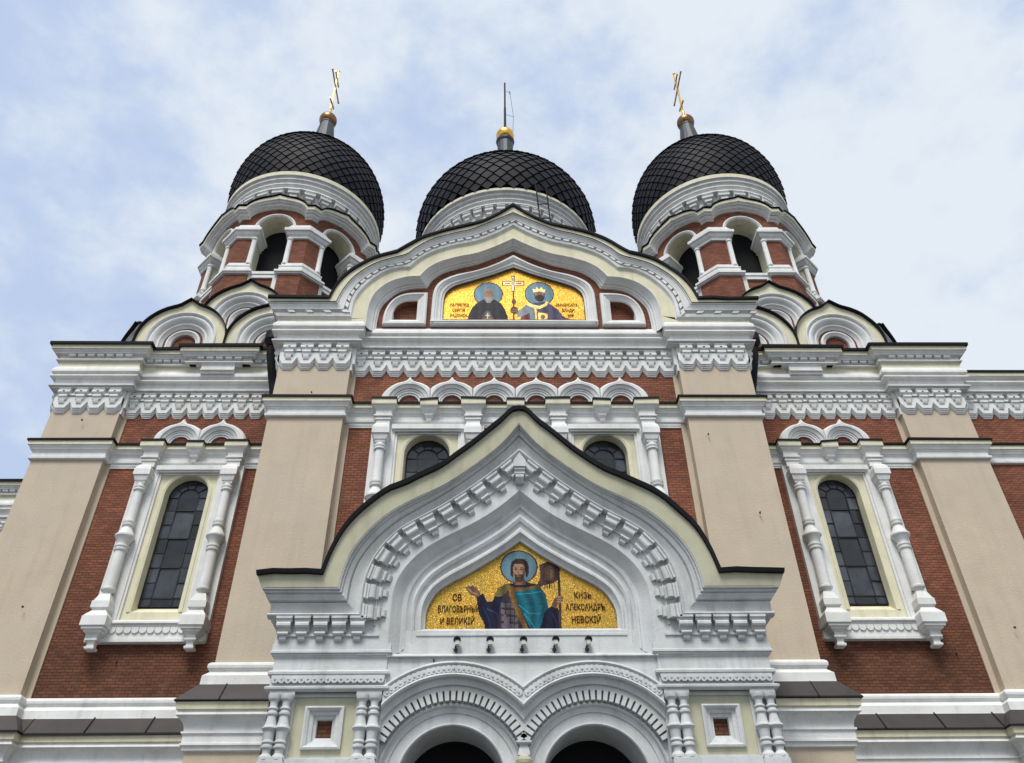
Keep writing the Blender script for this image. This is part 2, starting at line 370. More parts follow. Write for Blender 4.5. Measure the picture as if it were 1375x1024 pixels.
for nm, pth in (("base_cornice", WLf), ("base_cornice", CEf), ("base_cornice", WRf)):
    b = MB(); b.sweep(pth, basep, bm_[:len(basep)-1]); b.sweep(pth, lowp, BEIGE)
    o = b.build(nm, church)
    # standing seams on the sheet-metal apron
    for i in range(len(pth)-1):
        (xa, ya), (xb, yb) = pth[i], pth[i+1]
        if abs(yb-ya) > 0.01 or abs(xb-xa) < 0.5: continue
        n = max(1, int(abs(xb-xa)/1.55)); 
        for k in range(n+1):
            t = (k+0.35)/(n+0.7); x = xa+(xb-xa)*t
            q = MB(); q.at(x, ya); v = q.vs([(-0.012, 0.165, 7.12), (0.012, 0.165, 7.12), (0.012, 0.475, 6.735), (-0.012, 0.475, 6.735), (-0.012, 0.17, 7.15), (0.012, 0.17, 7.15), (0.012, 0.49, 6.75), (-0.012, 0.49, 6.75)])
            for f in ((4,5,6,7), (0,4,7,3), (1,5,6,2), (3,2,6,7)): q.face([v[j] for j in f], BLACKM)
            q.build("apron_seam", o)

# --- string course
strp = [(0.0, 13.76), (0.05, 13.765), (0.075, 13.78), (0.08, 13.80), (0.08, 13.845), (0.045, 13.85), (0.035, 13.87), (0.03, 13.99), (0.065, 14.02), (0.07, 14.05), (0.095, 14.055), (0.11, 14.10), (0.14, 14.14), (0.14, 14.165), (0.17, 14.17), (0.17, 14.285), (0.205, 14.28), (0.21, 14.34), (0.0, 14.38)]
strm = [WHITE]*14 + [CREAM, BLACKM, BLACKM, BLACKM]
for pth in (WLf, CEf, WRf):
    b = MB(); b.sweep(pth, strp, strm); b.build("string_course", church)

for nm, xa, xb, y in (("wing", -XW, -XI, 0), ("wing", XI, XW, 0), ("centre", -XG, XG, YC)):
    b = MB(Frame(0, y)); b.exprof([(0, 13.64), (0.03, 13.64), (0.03, 13.69), (0.045, 13.695), (0.045, 13.765), (0, 13.77)], xa+0.13, xb-0.13, WHITE); b.build("string_fillet", church)
# narrow plaster strip beside each pilaster
for (xa, xb, y, z0, z1) in [(s*q, s*r, y, z0, z1) for s in (-1, 1) for (q, r, y) in ((XW, XW-0.13, 0), (XG, XG-0.13, YC)) for (z0, z1) in ((7.55, 13.78), (14.3, 15.4))]:
    b = MB(Frame(0, y)); b.box(*sorted((xa, xb)), -0.05, 0.035, z0, z1, BEIGE); b.build("plaster_strip", church)

# --- frieze: white band above the corbel table
frz = [(0.03, 16.07), (0.17, 16.075), (0.17, 16.115), (0.25, 16.12), (0.255, 16.16), (0.20, 16.18), (0.16, 16.23), (0.15, 16.27), (0.15, 16.39), (0.16, 16.42), (0.29, 16.43), (0.29, 16.475), (0.22, 16.50), (0.19, 16.57), (0.20, 16.585), (0.295, 16.595), (0.295, 16.66), (0.285, 16.70), (0.225, 16.80), (0.215, 16.83), (0.215, 17.03)]
frm = [WHITE]*19 + [CREAM]
for pth in (WLf, CEf, WRf):
    b = MB(); b.sweep(pth, frz if pth is not CEf else frz[:-1], frm[:len(frz)-1] if pth is not CEf else frm[:len(frz)-2]); b.build("frieze", church)

# --- corbel table: chevron apron with brackets
PIT = 0.45
def corbels(b, F, u0, u1, M1=WHITE):
    b.F = F; L_ = u1-u0; n = max(1, round(L_/PIT)); p = L_/n
    for k, (dz, dep) in enumerate(((0.0, 0.105), (0.05, 0.078), (0.10, 0.052), (0.145, 0.026))):
        pts = [(u0, 15.80)]
        for i in range(n):
            c = u0 + (i+0.5)*p; w = 0.125 - 0.004*k
            if i == 0: pts.append((u0, 15.60-dz))
            pts += [(c-w, 15.43-dz*0.95), (c+w, 15.43-dz*0.95)]
            if i < n-1: pts.append((u0+(i+1)*p, 15.635-dz))
            else: pts.append((u1, 15.60-dz))
        pts.append((u1, 15.80))
        b.prism(pts[::-1], 0.0, dep, M1)
    b.box(u0, u1, 0.0, 0.05, 15.80, 16.08, M1)
    b.box(u0, u1, 0.05, 0.085, 15.80, 15.835, M1)
    for i in range(n):
        c = u0 + (i+0.5)*p + random.uniform(-.009, .009)
        pr = [(0.03, 16.075), (0.20, 16.075), (0.20, 16.045), (0.18, 16.04), (0.18, 15.985), (0.21, 15.975), (0.21, 15.915), (0.18, 15.885), (0.15, 15.875), (0.11, 15.845), (0.03, 15.84)]
        b.exprof(pr, c-0.165, c+0.165, M1)
        pr = [(0.03, 15.84), (0.19, 15.838), (0.19, 15.78), (0.165, 15.76), (0.15, 15.70), (0.13, 15.69), (0.03, 15.69)]
        b.exprof(pr, c-0.115, c+0.115, M1)
        pr = [(0.03, 15.69), (0.16, 15.69), (0.15, 15.61), (0.125, 15.565), (0.03, 15.55)]
        b.exprof(pr, c-0.07, c+0.07, M1)
        b.box(c-0.03, c+0.03, 0.20, 0.213, 15.925, 15.96, LEADBAR)  # dark box painted in for the shade of a small hole
        if i < n-1:
            g_ = c + p/2
            v = b.vs([(g_-0.05, 0.05, 16.07), (g_+0.05, 0.05, 16.07), (g_+0.10, 0.14, 15.84), (g_-0.10, 0.14, 15.84), (g_-0.10, 0.05, 15.84), (g_+0.10, 0.05, 15.84)])
            for f in ((0,1,2,3), (0,3,4), (1,5,2), (3,2,5,4)): b.face([v[j] for j in f], M1)
def corbel_run(pth):
    b = MB()
    for i in range(len(pth)-1):
        (xa, ya), (xb, yb) = pth[i], pth[i+1]
        L_ = math.hypot(xb-xa, yb-ya); ang = math.atan2(yb-ya, xb-xa)
        if L_ < 0.5:
            F = Frame(xa, ya, ang); b.F = F; b.box(0.0, L_, 0.0, 0.10, 15.50, 16.08, WHITE); b.box(0.0, L_, 0.0, 0.045, 15.29, 15.50, WHITE); continue
        if L_ > 5 and abs(xb-xa) < 0.1: L0 = 0.0
        # outer corners: run continues past the corner by the band depth; inner corners: butt
        corbels(b, Frame(xa, ya, ang), 0.002, L_-0.002)
    return b
for pth in (WLf, CEf, WRf): corbel_run(pth).build("corbel_table", church)

# --- attic cornice on the wings (with a small break between the kokoshniks)
atp = [(0.2, 17.01), (0.30, 17.015), (0.30, 17.05), (0.235, 17.055), (0.235, 17.10), (0.24, 17.11), (0.24, 17.20), (0.36, 17.205), (0.36, 17.235), (0.375, 17.26), (0.41, 17.285), (0.415, 17.29), (0.415, 17.315), (0.46, 17.32), (0.46, 17.455), (0.52, 17.45), (0.53, 17.54), (-0.3, 17.62)]
atm = [WHITE]*13 + [CREAM] + [BLACKM]*3
for s in (-1, 1):
    cb = [(9.24, 0), (9.24, -0.15), (7.88, -0.15), (7.88, 0)]
    p1 = [(-XC, 7), (-XC, YP), (-XW, YP), (-XW, 0)] + [(-x, y) for x, y in cb] + [(-XI, 0)]
    if s > 0: p1 = [(-x, y) for x, y in p1][::-1]
    b = MB(); b.sweep(p1, atp, atm); o = b.build("attic_cornice", church)
    b = MB(Frame(s*8.57, 0))
    for (a, c, ya) in ((-0.71, 0.71, 0.0),):
        b.exprof([(0.1, 17.02), (0.41, 17.02), (0.41, 16.97), (0.38, 16.955), (0.38, 16.80), (0.42, 16.79), (0.42, 16.755), (0.36, 16.735), (0.36, 16.67), (0.1, 16.67)], -0.48, 0.48, WHITE)
        b.box(-0.66, 0.66, 0.1, 0.36, 16.965, 17.018, WHITE)
    b.build("console", o)
    # dark dentil holes between little blocks under the fascia
    b = MB()
    for (xa, xb, y) in ((XC, XW, YP), (XW, 9.24, 0), (9.24, 7.88, -0.15), (7.88, XI, 0)):
        n = round((xa-xb)/0.26)
        for i in range(n):
            b.at(s*(xa+(xb-xa)*(i+0.5)/n), y); b.exprof([(0.2, 17.11), (0.31, 17.115), (0.34, 17.14), (0.34, 17.203), (0.2, 17.203)], -0.095, 0.095, WHITE)
    b.build("dentils", o)

# ------------------------------------------------------------------ tall windows with colonnette surrounds
ARCHO = [(0.73, 14.30), (0.72, 14.50), (0.66, 14.68), (0.52, 14.845), (0.34, 14.965), (0.16, 15.02), (0.055, 15.09), (0.0, 15.21)]
def window(cx, Y, name="window"):
    fr = Frame(cx, Y)
    root = MB(fr)
    # white backing slab with moulded opening
    hole = [(-0.82, 9.33), (0.82, 9.33), (0.82, 13.47), (-0.82, 13.47)]
    root.prism([(-1.40, 8.86), (1.40, 8.86), (1.40, 13.66), (-1.40, 13.66)], 0.0, 0.12, WHITE, holes=[hole])
    hole2 = [(-0.76, 9.36), (0.76, 9.36), (0.76, 13.41), (-0.76, 13.41)]
    root.prism([(-0.87, 9.28), (0.87, 9.28), (0.87, 13.52), (-0.87, 13.52)], 0.0, 0.085, WHITE, holes=[hole2])
    root.box(-0.90, 0.90, 0.12, 0.20, 13.50, 13.64, WHITE); root.box(-0.86, 0.86, 0.12, 0.155, 13.45, 13.50, WHITE)
    o = root.build(name, church)
    # cream panel with splayed arched reveal
    b = MB(fr); r = 0.56; sp = 12.87
    op = [(-r, 9.60), (r, 9.60)] + arc(0, sp, r, 0, 180, 20)
    b.prism([(-0.80, 9.30), (0.80, 9.30), (0.80, 13.48), (-0.80, 13.48)], -0.02, 0.03, CREAM, holes=[op])
    ri = 0.53; inn = [(-ri, 9.82), (ri, 9.82)] + arc(0, sp, ri, 0, 180, 20)
    b.grid([[(a, 0.03, c) for a, c in op], [(a, -0.27, c) for a, c in inn]], CREAM, close=True)
    # raised rim round the arch
    ro = [(-r-0.10, 9.60)] + [(-r-0.10, sp)] + arc(0, sp, r+0.10, 180, 0, 20)[1:] + [(r+0.10, 9.60)]
    rm = [(-r-0.05, 9.60)] + [(-r-0.05, sp)] + arc(0, sp, r+0.05, 180, 0, 20)[1:] + [(r+0.05, 9.60)]
    ii = [(-r, 9.60)] + [(-r, sp)] + arc(0, sp, r, 180, 0, 20)[1:] + [(r, 9.60)]
    b.loft([ro, ro, rm, ii], [0.03, 0.05, 0.052, 0.03], CREAM)
    b.build("reveal", o)
    # glass and lead bars
    b = MB(fr); b.prism(inn, -0.34, -0.24, GLASS); glass = b.build("pane", o)
    # individual panes slightly out of plane so that each mirrors the sky differently
    b = MB(fr); rnd = random.Random(int(cx*100))
    cells = []
    zb = 9.84; rows = []; z = 10.06
    while z < sp-0.1: rows.append(z); z += 0.405
    rows = [zb]+rows+[sp]
    for i in range(len(rows)-1):
        for s in (-1, 1): cells.append([(s*0.26, rows[i]), (s*0.52, rows[i]), (s*0.52, rows[i+1]), (s*0.26, rows[i+1])])
    cr = [zb] + rows[1:-1:2] + [sp]
    for i in range(len(cr)-1): cells.append([(-0.26, cr[i]), (0.26, cr[i]), (0.26, cr[i+1]), (-0.26, cr[i+1])])
    for k in range(5):
        a0, a1 = 36*k, 36*(k+1)
        cells.append(arc(0, sp, 0.265, a0, a1, 4) + arc(0, sp, 0.52, a1, a0, 4))
    cells.append([(-0.26, sp)] + arc(0, sp, 0.265, 180, 0, 10))
    for c in cells:
        mx = sum(q[0] for q in c)/len(c); mz = sum(q[1] for q in c)/len(c)
        ta, tb = rnd.uniform(-.04, .04), rnd.uniform(-.05, .05)
        v = b.vs([(mx+(a-mx)*0.96, -0.225+(a-mx)*ta+(c_-mz)*tb, mz+(c_-mz)*0.985) for a, c_ in c]); b.face(v, GLASS)
    me = b.build("leaded_panes", o)
    b = MB(fr)
    def bar(x0, z0, x1, z1, w=0.022):
        L_ = math.hypot(x1-x0, z1-z0); nx, nz = -(z1-z0)/L_*w/2, (x1-x0)/L_*w/2
        v = [(x0+nx, z0+nz), (x1+nx, z1+nz), (x1-nx, z1-nz), (x0-nx, z0-nz)]; b.prism(v, -0.24, -0.205, LEADBAR)
    for s in (-1, 1): bar(s*0.26, zb, s*0.26, sp, 0.03); bar(s*0.52, zb, s*0.52, sp, 0.03)
    for z in rows[1:-1]:
        for s in (-1, 1): bar(s*0.26, z, s*0.52, z)
    for z in cr[1:-1]: bar(-0.26, z, 0.26, z, 0.035)
    bar(-0.53, zb+0.01, 0.53, zb+0.01, 0.03)
    a_ = arc(0, sp, 0.265, 0, 180, 14); [bar(*a_[i], *a_[i+1], 0.03) for i in range(14)]
    a_ = arc(0, sp, 0.52, 0, 180, 18); [bar(*a_[i], *a_[i+1], 0.03) for i in range(18)]
    for k in range(0, 6): bar(0.265*math.cos(R(36*k)), sp+0.265*math.sin(R(36*k)), 0.52*math.cos(R(36*k)), sp+0.52*math.sin(R(36*k)))
    b.build("glazing_bars", o)
    # sill board with scallops
    b = MB(fr)
    b.exprof([(0.0, 8.83), (0.17, 8.83), (0.17, 8.90), (0.14, 8.91), (0.14, 9.19), (0.17, 9.20), (0.17, 9.25), (0.22, 9.26), (0.22, 9.30), (0.12, 9.37), (0.0, 9.38)], -1.38, 1.38, WHITE)
    for k in range(10):
        c = -0.81 + 0.18*k
        b.prism([(c-0.085, 9.19)] + [(c-0.085*math.cos(R(t)), 9.12-0.085*math.sin(R(t))) for t in range(0, 181, 20)] + [(c+0.085, 9.19)], 0.14, 0.172, WHITE)
    b.build("sill", o)
    # colonnettes
    for s in (-1, 1):
        b = MB(fr); u = s*1.13; d = 0.26
        b.sqlathe(u, d-0.02, [(0.10, 8.60), (0.11, 8.62), (0.11, 8.66), (0.08, 8.68), (0.08, 8.76), (0.14, 8.80), (0.14, 8.84), (0.10, 8.86), (0.12, 8.92), (0.20, 8.98), (0.20, 9.01), (0.25, 9.03), (0.25, 9.09), (0.29, 9.10), (0.29, 9.32), (0.27, 9.33), (0.27, 9.35), (0.18, 9.47), (0.16, 9.52), (0.19, 9.54), (0.21, 9.56), (0.21, 9.72), (0.19, 9.73), (0.13, 9.90), (0.12, 9.93)], WHITE)
        b.lathe(u, d, [(0.10, 9.92), (0.09, 9.97), (0.11, 10.0), (0.165, 10.04), (0.17, 10.08), (0.145, 10.10), (0.145, 10.12), (0.135, 11.06), (0.165, 11.08), (0.17, 11.12), (0.145, 11.14), (0.145, 11.16), (0.17, 11.18), (0.17, 11.22), (0.14, 11.24), (0.15, 11.30), (0.19, 11.38), (0.215, 11.42), (0.24, 11.45), (0.24, 11.49), (0.21, 11.51), (0.18, 11.58), (0.13, 11.68), (0.11, 11.74), (0.15, 11.77), (0.155, 11.81), (0.13, 11.83), (0.15, 11.85), (0.155, 11.89), (0.125, 11.91), (0.12, 11.95), (0.112, 12.78), (0.15, 12.80), (0.15, 12.84), (0.125, 12.86), (0.15, 12.885), (0.15, 12.925), (0.11, 12.95), (0.10, 13.0)], WHITE, n=18)
        b.sqlathe(u, d-0.02, [(0.10, 12.97), (0.125, 13.0), (0.125, 13.04), (0.15, 13.06), (0.18, 13.16), (0.18, 13.19), (0.215, 13.21), (0.215, 13.38), (0.20, 13.40), (0.185, 13.47), (0.14, 13.54), (0.10, 13.57)], WHITE)
        b.build("colonnette", o)
        # bracket of the string course above the colonnette
        b = MB(fr)
        b.box(u-0.17, u+0.17, 0.0, 0.24, 13.57, 13.74, WHITE); b.box(u-0.20, u+0.20, 0.0, 0.27, 13.74, 13.78, WHITE)
        b.box(u-0.23, u+0.23, 0.0, 0.30, 13.83, 13.87, WHITE); b.box(u-0.185, u+0.185, 0.0, 0.25, 13.78, 13.83, WHITE)
        b.box(u-0.20, u+0.20, 0.0, 0.26, 13.87, 14.04, WHITE)
        v = [(0.20, 0.26, 14.04), (0.27, 0.33, 14.10), (0.27, 0.33, 14.135), (0.31, 0.37, 14.14), (0.31, 0.37, 14.16)]
        b.grid([[(u-h, 0, z), (u-h, dd, z), (u+h, dd, z), (u+h, 0, z)] for h, dd, z in v], WHITE)
        b.box(u-0.31, u+0.31, 0.0, 0.38, 14.16, 14.30, CREAM); b.box(u-0.325, u+0.325, 0.0, 0.405, 14.30, 14.355, BLACKM)
        b.build("bracket", o)
    # small console in the middle
    def console(u, par):
        b = MB(fr)
        b.grid([[(u-h, 0, z), (u-h, dd, z), (u+h, dd, z), (u+h, 0, z)] for h, dd, z in
                [(0.03, 0.11, 13.76), (0.06, 0.14, 13.79), (0.07, 0.15, 13.84), (0.05, 0.15, 13.86), (0.10, 0.20, 13.91), (0.11, 0.21, 13.95), (0.09, 0.21, 13.97), (0.18, 0.29, 14.08), (0.19, 0.30, 14.12), (0.22, 0.33, 14.13), (0.22, 0.33, 14.16)]], WHITE)
        b.box(u-0.22, u+0.22, 0.0, 0.34, 14.16, 14.30, CREAM); b.box(u-0.235, u+0.235, 0.0, 0.365, 14.30, 14.355, BLACKM)
        b.build("console", par)
    console(0, o)
    return o, console
def keel_arches(parent, Y, centres, lo, hi):
    """little keel arches standing on the string course; shared sides are cut at the valleys"""
    for c in centres:
        l = -0.55 if c-0.55 > lo+0.01 else -2; h = 0.55 if c+0.55 < hi-0.01 else 2
        b = MB(Frame(c, Y))
        O = curve([ARCHO], [26])
        O = [(max(l, min(h, a)), z) for a, z in O]; n = len(O)
        def ring(r): return [(r*math.cos(R(180-180*i/(n-1)))*(1.0), 14.41+r*math.sin(R(180-180*i/(n-1)))*1.0) for i in range(n)]
        O1 = lerpc(O, ring(0.50), 0.18); O2 = lerpc(O, ring(0.50), 0.5)
        O1 = [(max(l, min(h, a)), z) for a, z in O1]; O2 = [(max(l, min(h, a)), z) for a, z in O2]
        b.loft([O, O, O1, O2, ring(0.515), ring(0.50), ring(0.46), ring(0.42), ring(0.42), ring(0.37), ring(0.36), ring(0.31), ring(0.30), ring(0.255), ring(0.25)],
               [0.0, 0.12, 0.19, 0.21, 0.20, 0.17, 0.15, 0.13, 0.10, 0.10, 0.08, 0.075, 0.05, 0.05, 0.0], WHITE)
        b.build("keel_arch", parent)
for s in (-1, 1):
    o, _ = window(s*8.65, 0); keel_arches(o, 0, [s*8.65-0.55, s*8.65+0.55], s*8.65-1.1, s*8.65+1.1)
oc = None
for s in (-1, 1):
    o, con = window(s*2.2, YC); keel_arches(o, YC, [s*2.2-0.55-0.0, s*2.2+0.55] if s > 0 else [-2.75, -1.65], -99, 99) if False else None
    if s > 0: con(-2.2, o)
    # six arches: three belong to each side
    cs = [0.55, 1.65, 2.75] if s > 0 else [-2.75, -1.65, -0.55]
    keel_arches(o, YC, cs, -3.3, 3.3)

# ------------------------------------------------------------------ main gable over the centre
O_ = curve([[(6.72, 17.432), (5.070, 17.432)], [(5.070, 17.432), (4.940, 17.883), (4.739, 18.283), (4.459, 18.614), (4.128, 18.905), (3.788, 19.105), (3.347, 19.255)], [(3.347, 19.255), (2.936, 19.636), (2.505, 19.957), (1.984, 20.187), (1.082, 20.508), (0.551, 20.838), (0.000, 21.339)]], [5, 22, 30])
Co = curve([[(6.733, 17.348), (4.864, 17.348)], [(4.864, 17.348), (4.794, 17.630), (4.683, 17.951), (4.492, 18.313), (4.211, 18.635), (3.869, 18.906), (3.417, 19.107)], [(3.417, 19.107), (3.065, 19.258), (2.794, 19.559), (2.362, 19.891), (1.799, 20.132), (1.095, 20.393), (0.000, 21.077)]], [5, 22, 30])
Co[0:0] = []
Ci = curve([[(6.42, 16.905), (4.401, 16.905)], [(4.401, 16.905), (4.391, 17.493), (4.252, 17.911), (4.023, 18.280), (3.704, 18.618), (3.366, 18.807), (2.938, 18.867)], [(2.938, 18.867), (2.709, 19.186), (2.360, 19.475), (1.792, 19.743), (1.085, 19.953), (0.498, 20.281), (0.000, 20.660)]], [5, 22, 30])
# haunch notches
Ao = curve([[(4.049, 16.628), (4.049, 17.044)], [(4.049, 17.044), (4.019, 17.499), (3.901, 17.895), (3.683, 18.192), (3.416, 18.400), (3.049, 18.539), (2.693, 18.569)], [(2.693, 18.569), (2.475, 18.885), (2.148, 19.153), (1.594, 19.380), (1.069, 19.529), (0.495, 19.836), (0.000, 20.172)]], [5, 22, 30])
Ai = curve([[(3.791, 16.665), (3.791, 17.081)], [(3.791, 17.081), (3.731, 17.597), (3.493, 18.004), (3.215, 18.252), (2.898, 18.362), (2.481, 18.401)], [(2.481, 18.401), (2.332, 18.729), (2.034, 19.017), (1.598, 19.205), (1.072, 19.384), (0.496, 19.691), (0.000, 19.959)]], [5, 22, 30])
b = MB(Frame(0, 0))
gable_face = MB(Frame(0, 0))
D0 = 2.42
# cream field: between Ci and Ao, and down to the frieze
Aog = [(a, max(z, 16.78)) for a, z in Ao]
gable_face.loft([Ci, Ao], [D0, D0], CREAM)
for s in (-1, 1): gable_face.prism([(s*6.40, 16.82), (s*4.049, 16.82), (s*4.049, 17.0), (s*6.40, 17.0)][::s], 1.9, D0-0.004, CREAM)
gable_face.build("gable_wall", church)
gable = MB(Frame(0, 0))
tym = [(a, z) for a, z in Ai]
TYMP = gable
b = MB(Frame(0, 0))
b.loft([Ao, lerpc(Ao, Ai, .06), lerpc(Ao, Ai, .10), lerpc(Ao, Ai, .16), lerpc(Ao, Ai, .40), lerpc(Ao, Ai, .55), lerpc(Ao, Ai, .60), lerpc(Ao, Ai, .66), lerpc(Ao, Ai, .84), lerpc(Ao, Ai, .88), Ai, Ai],
       [D0, D0+.03, D0+.03, D0-.02, D0-.13, D0-.17, D0-.17, D0-.22, D0-.24, D0-.28, D0-.29, 2.05], WHITE)
b.build("gable_arch_moulding", church)
b = MB(Frame(0, 0))
k_ = [0, .06, .07, .14, .22, .36, .43, .44, .50, .60, .68, .70, .90, .92, 1]
d_ = [.21, .21, .17, .17, .155, .13, .13, .03, .03, .03, .03, .09, .07, .03, 0]
b.loft([lerpc(Co, Ci, t) for t in k_], [D0+q for q in d_], WHITE)
b.loft([O_, lerpc(O_, Co, .12), lerpc(O_, Co, .13), Co], [D0+0.31, D0+0.30, D0+0.245, D0+0.24], [BLACKM, BLACKM, CREAM])
Or = [(a, z+0.07) for a, z in O_]
b.loft([Or, Or, O_], [-4.0, D0+0.32, D0+0.31], BLACKM)
g_o = b.build("gable_cornice", church)
# dentil blocks following the cornice
mid = lerpc(Co, Ci, .445); mid2 = lerpc(Co, Ci, .66)
b = MB(Frame(0, 0)); acc = 0; last = mid[0]
for i in range(1, len(mid)):
    a0, a1 = mid[i-1], mid[i]; acc += math.hypot(a1[0]-a0[0], a1[1]-a0[1])
    if acc > 0.235:
        acc = 0; tx, tz = a1[0]-a0[0], a1[1]-a0[1]; l = math.hypot(tx, tz)
        if l < 1e-4: continue
        tx, tz = tx/l*0.085, tz/l*0.085; q = mid2[i]
        b.prism([(a1[0]-tx, a1[1]-tz), (a1[0]+tx, a1[1]+tz), (q[0]+tx, q[1]+tz), (q[0]-tx, q[1]-tz)], D0+0.01, D0+0.115, WHITE)
b.build("dentils", g_o)
# side return of the gable cornice
for s in (-1, 1):
    pth = [(-XI, 0.5), (-XI, -D0)] if s < 0 else [(XI, -D0), (XI, 0.5)]
    b = MB(); b.sweep([(x, -D0 if y < -1 else y) for x, y in [(a*6.42/6.2, c) for a, c in pth]], [(0.0, 16.80), (0.0, 16.91)] + [(q, 16.91+0.42*(1-t)) for t, q in list(zip(k_, d_))[::-1][1:]] + [(.24, 17.35), (.30, 17.44), (-0.4, 17.5)], [CREAM]+[WHITE]*14+[CREAM, BLACKM])
    b.F = Frame(0, 0)
    e = sorted((s*(XI-0.0), s*(XI+0.60)))
    b.build("gable_cornice_return", church)
# frame of the upper mosaic
Mo = curve([[(2.312, 16.911), (2.302, 17.675), (2.282, 18.152), (2.193, 18.449), (2.014, 18.658), (1.647, 18.866), (1.062, 19.045), (0.496, 19.332), (0.000, 19.690)]], [34])
Mi = curve([[(1.997, 17.118), (1.997, 17.711), (1.977, 18.106), (1.898, 18.324), (1.680, 18.531), (1.186, 18.749), (0.593, 18.996), (0.247, 19.174), (0.000, 19.292)]], [34])
b = MB(Frame(0, -2.08))
def frame_loft(b, Oc, Ic, prof, m, sill_z0, sill_z1, sill_dep):
    b.loft([lerpc(Oc, Ic, t) for t, _ in prof], [d for _, d in prof], m)
frame_loft(b, Mo, Mi, [(0, 0), (0, .12), (.12, .15), (.30, .15), (.36, .12), (.44, .12), (.62, .07), (.80, .06), (.86, .02), (1, .01), (1, -.10)], WHITE, 0, 0, 0)
xo, xi = Mo[0][0], Mi[0][0]
b.exprof([(0, 16.91), (.12, 16.91), (.15, 16.94), (.15, 16.98), (.17, 16.99), (.17, 17.04), (.13, 17.06), (.08, 17.12), (-.10, 17.14)], xo, -xo, WHITE)
gm = b.build("mosaic_frame", church)
QI = []
for s in (-1, 1):
    q = [(2.688, 17.098), (3.400, 17.098)] + catmull([(3.400, 17.098), (3.380, 17.414), (3.281, 17.691), (3.113, 17.830), (2.936, 17.869), (2.688, 17.869)], 12)[1:]
    QI.append([(s*a, z) for a, z in q][::s])
MH = [(a*1.0, max(z, 17.11)) for a, z in Mi[1:-1]]
TYMP.prism([(-3.9, 16.5)] + [q for q in Ai] + [(3.9, 16.5)], 1.5, 2.08, BRICK, holes=[MH] + QI)
gob = TYMP.build("gable_tympanum", church)
b = MB(Frame(0, 0)); b.box(-3.7, 3.7, 1.5, 1.90, 16.9, 18.2, BRICK); b.build("niche_backing", church)
# quarter windows (blind)
for s in (-1, 1):
    Qo = [(2.441, 16.911), (3.632, 16.911)] + catmull([(3.632, 16.911), (3.612, 17.328), (3.493, 17.725), (3.265, 18.003), (2.937, 18.122), (2.441, 18.142)], 18)[1:]
    Qi = [(2.716, 17.163), (3.390, 17.163)] + catmull([(3.390, 17.163), (3.370, 17.461), (3.271, 17.719), (3.113, 17.847), (2.944, 17.887), (2.716, 17.897)], 18)[1:]
    Qo = [(s*a, z) for a, z in Qo]; Qi = [(s*a, z) for a, z in Qi]
    b = MB(Frame(0, -2.08))
    pr = [(0, 0), (0, .11), (.12, .14), (.34, .14), (.40, .11), (.50, .11), (.72, .07), (.92, .05), (1, .03), (1, -.2)]
    b.grid([[(a, d, z) for a, z in lerpc(Qo, Qi, t)] for t, d in pr], WHITE, close=True)
    b.build("blind_niche", church)

# ------------------------------------------------------------------ mosaics
def mosaic_mat():
    m = bpy.data.materials.new("glass_tesserae"); m.use_nodes = True; t = m.node_tree; b = t.nodes['Principled BSDF']
    a = t.nodes.new('ShaderNodeAttribute'); a.attribute_name = 'Col'
    t.links.new(a.outputs['Color'], b.inputs['Base Color']); 
    mu = t.nodes.new('ShaderNodeMath'); mu.operation = 'MULTIPLY'; mu.inputs[1].default_value = 0.85
    t.links.new(a.outputs['Alpha'], mu.inputs[0]); t.links.new(mu.outputs[0], b.inputs['Metallic'])
    b.inputs['Roughness'].default_value = 0.46; b.inputs['Specular IOR Level'].default_value = 0.12
    return m
MOS = mosaic_mat(); GROUT = mat("mosaic_grout", (0.05, 0.045, 0.035), 0.9)
def inpoly(P, X, Z):
    c = np.zeros(X.shape, bool); n = len(P)
    for i in range(n):
        x0, z0 = P[i]; x1, z1 = P[(i+1) % n]
        if z0 == z1: continue
        k = ((z0 > Z) != (z1 > Z)) & (X < (x1-x0)*(Z-z0)/(z1-z0)+x0); c ^= k
    return c
def ell(cx, cy, rx, ry, a0=0, a1=360, n=28): return [(cx+rx*math.cos(R(a0+(a1-a0)*i/n)), cy+ry*math.sin(R(a0+(a1-a0)*i/n))) for i in range(n+1)]
def strip(pts, w):
    l, r = [], []
    for i, (x, y) in enumerate(pts):
        a = pts[max(0, i-1)]; b_ = pts[min(len(pts)-1, i+1)]; dx, dy = b_[0]-a[0], b_[1]-a[1]; q = math.hypot(dx, dy) or 1
        l.append((x-dy/q*w/2, y+dx/q*w/2)); r.append((x+dy/q*w/2, y-dx/q*w/2))
    return l + r[::-1]
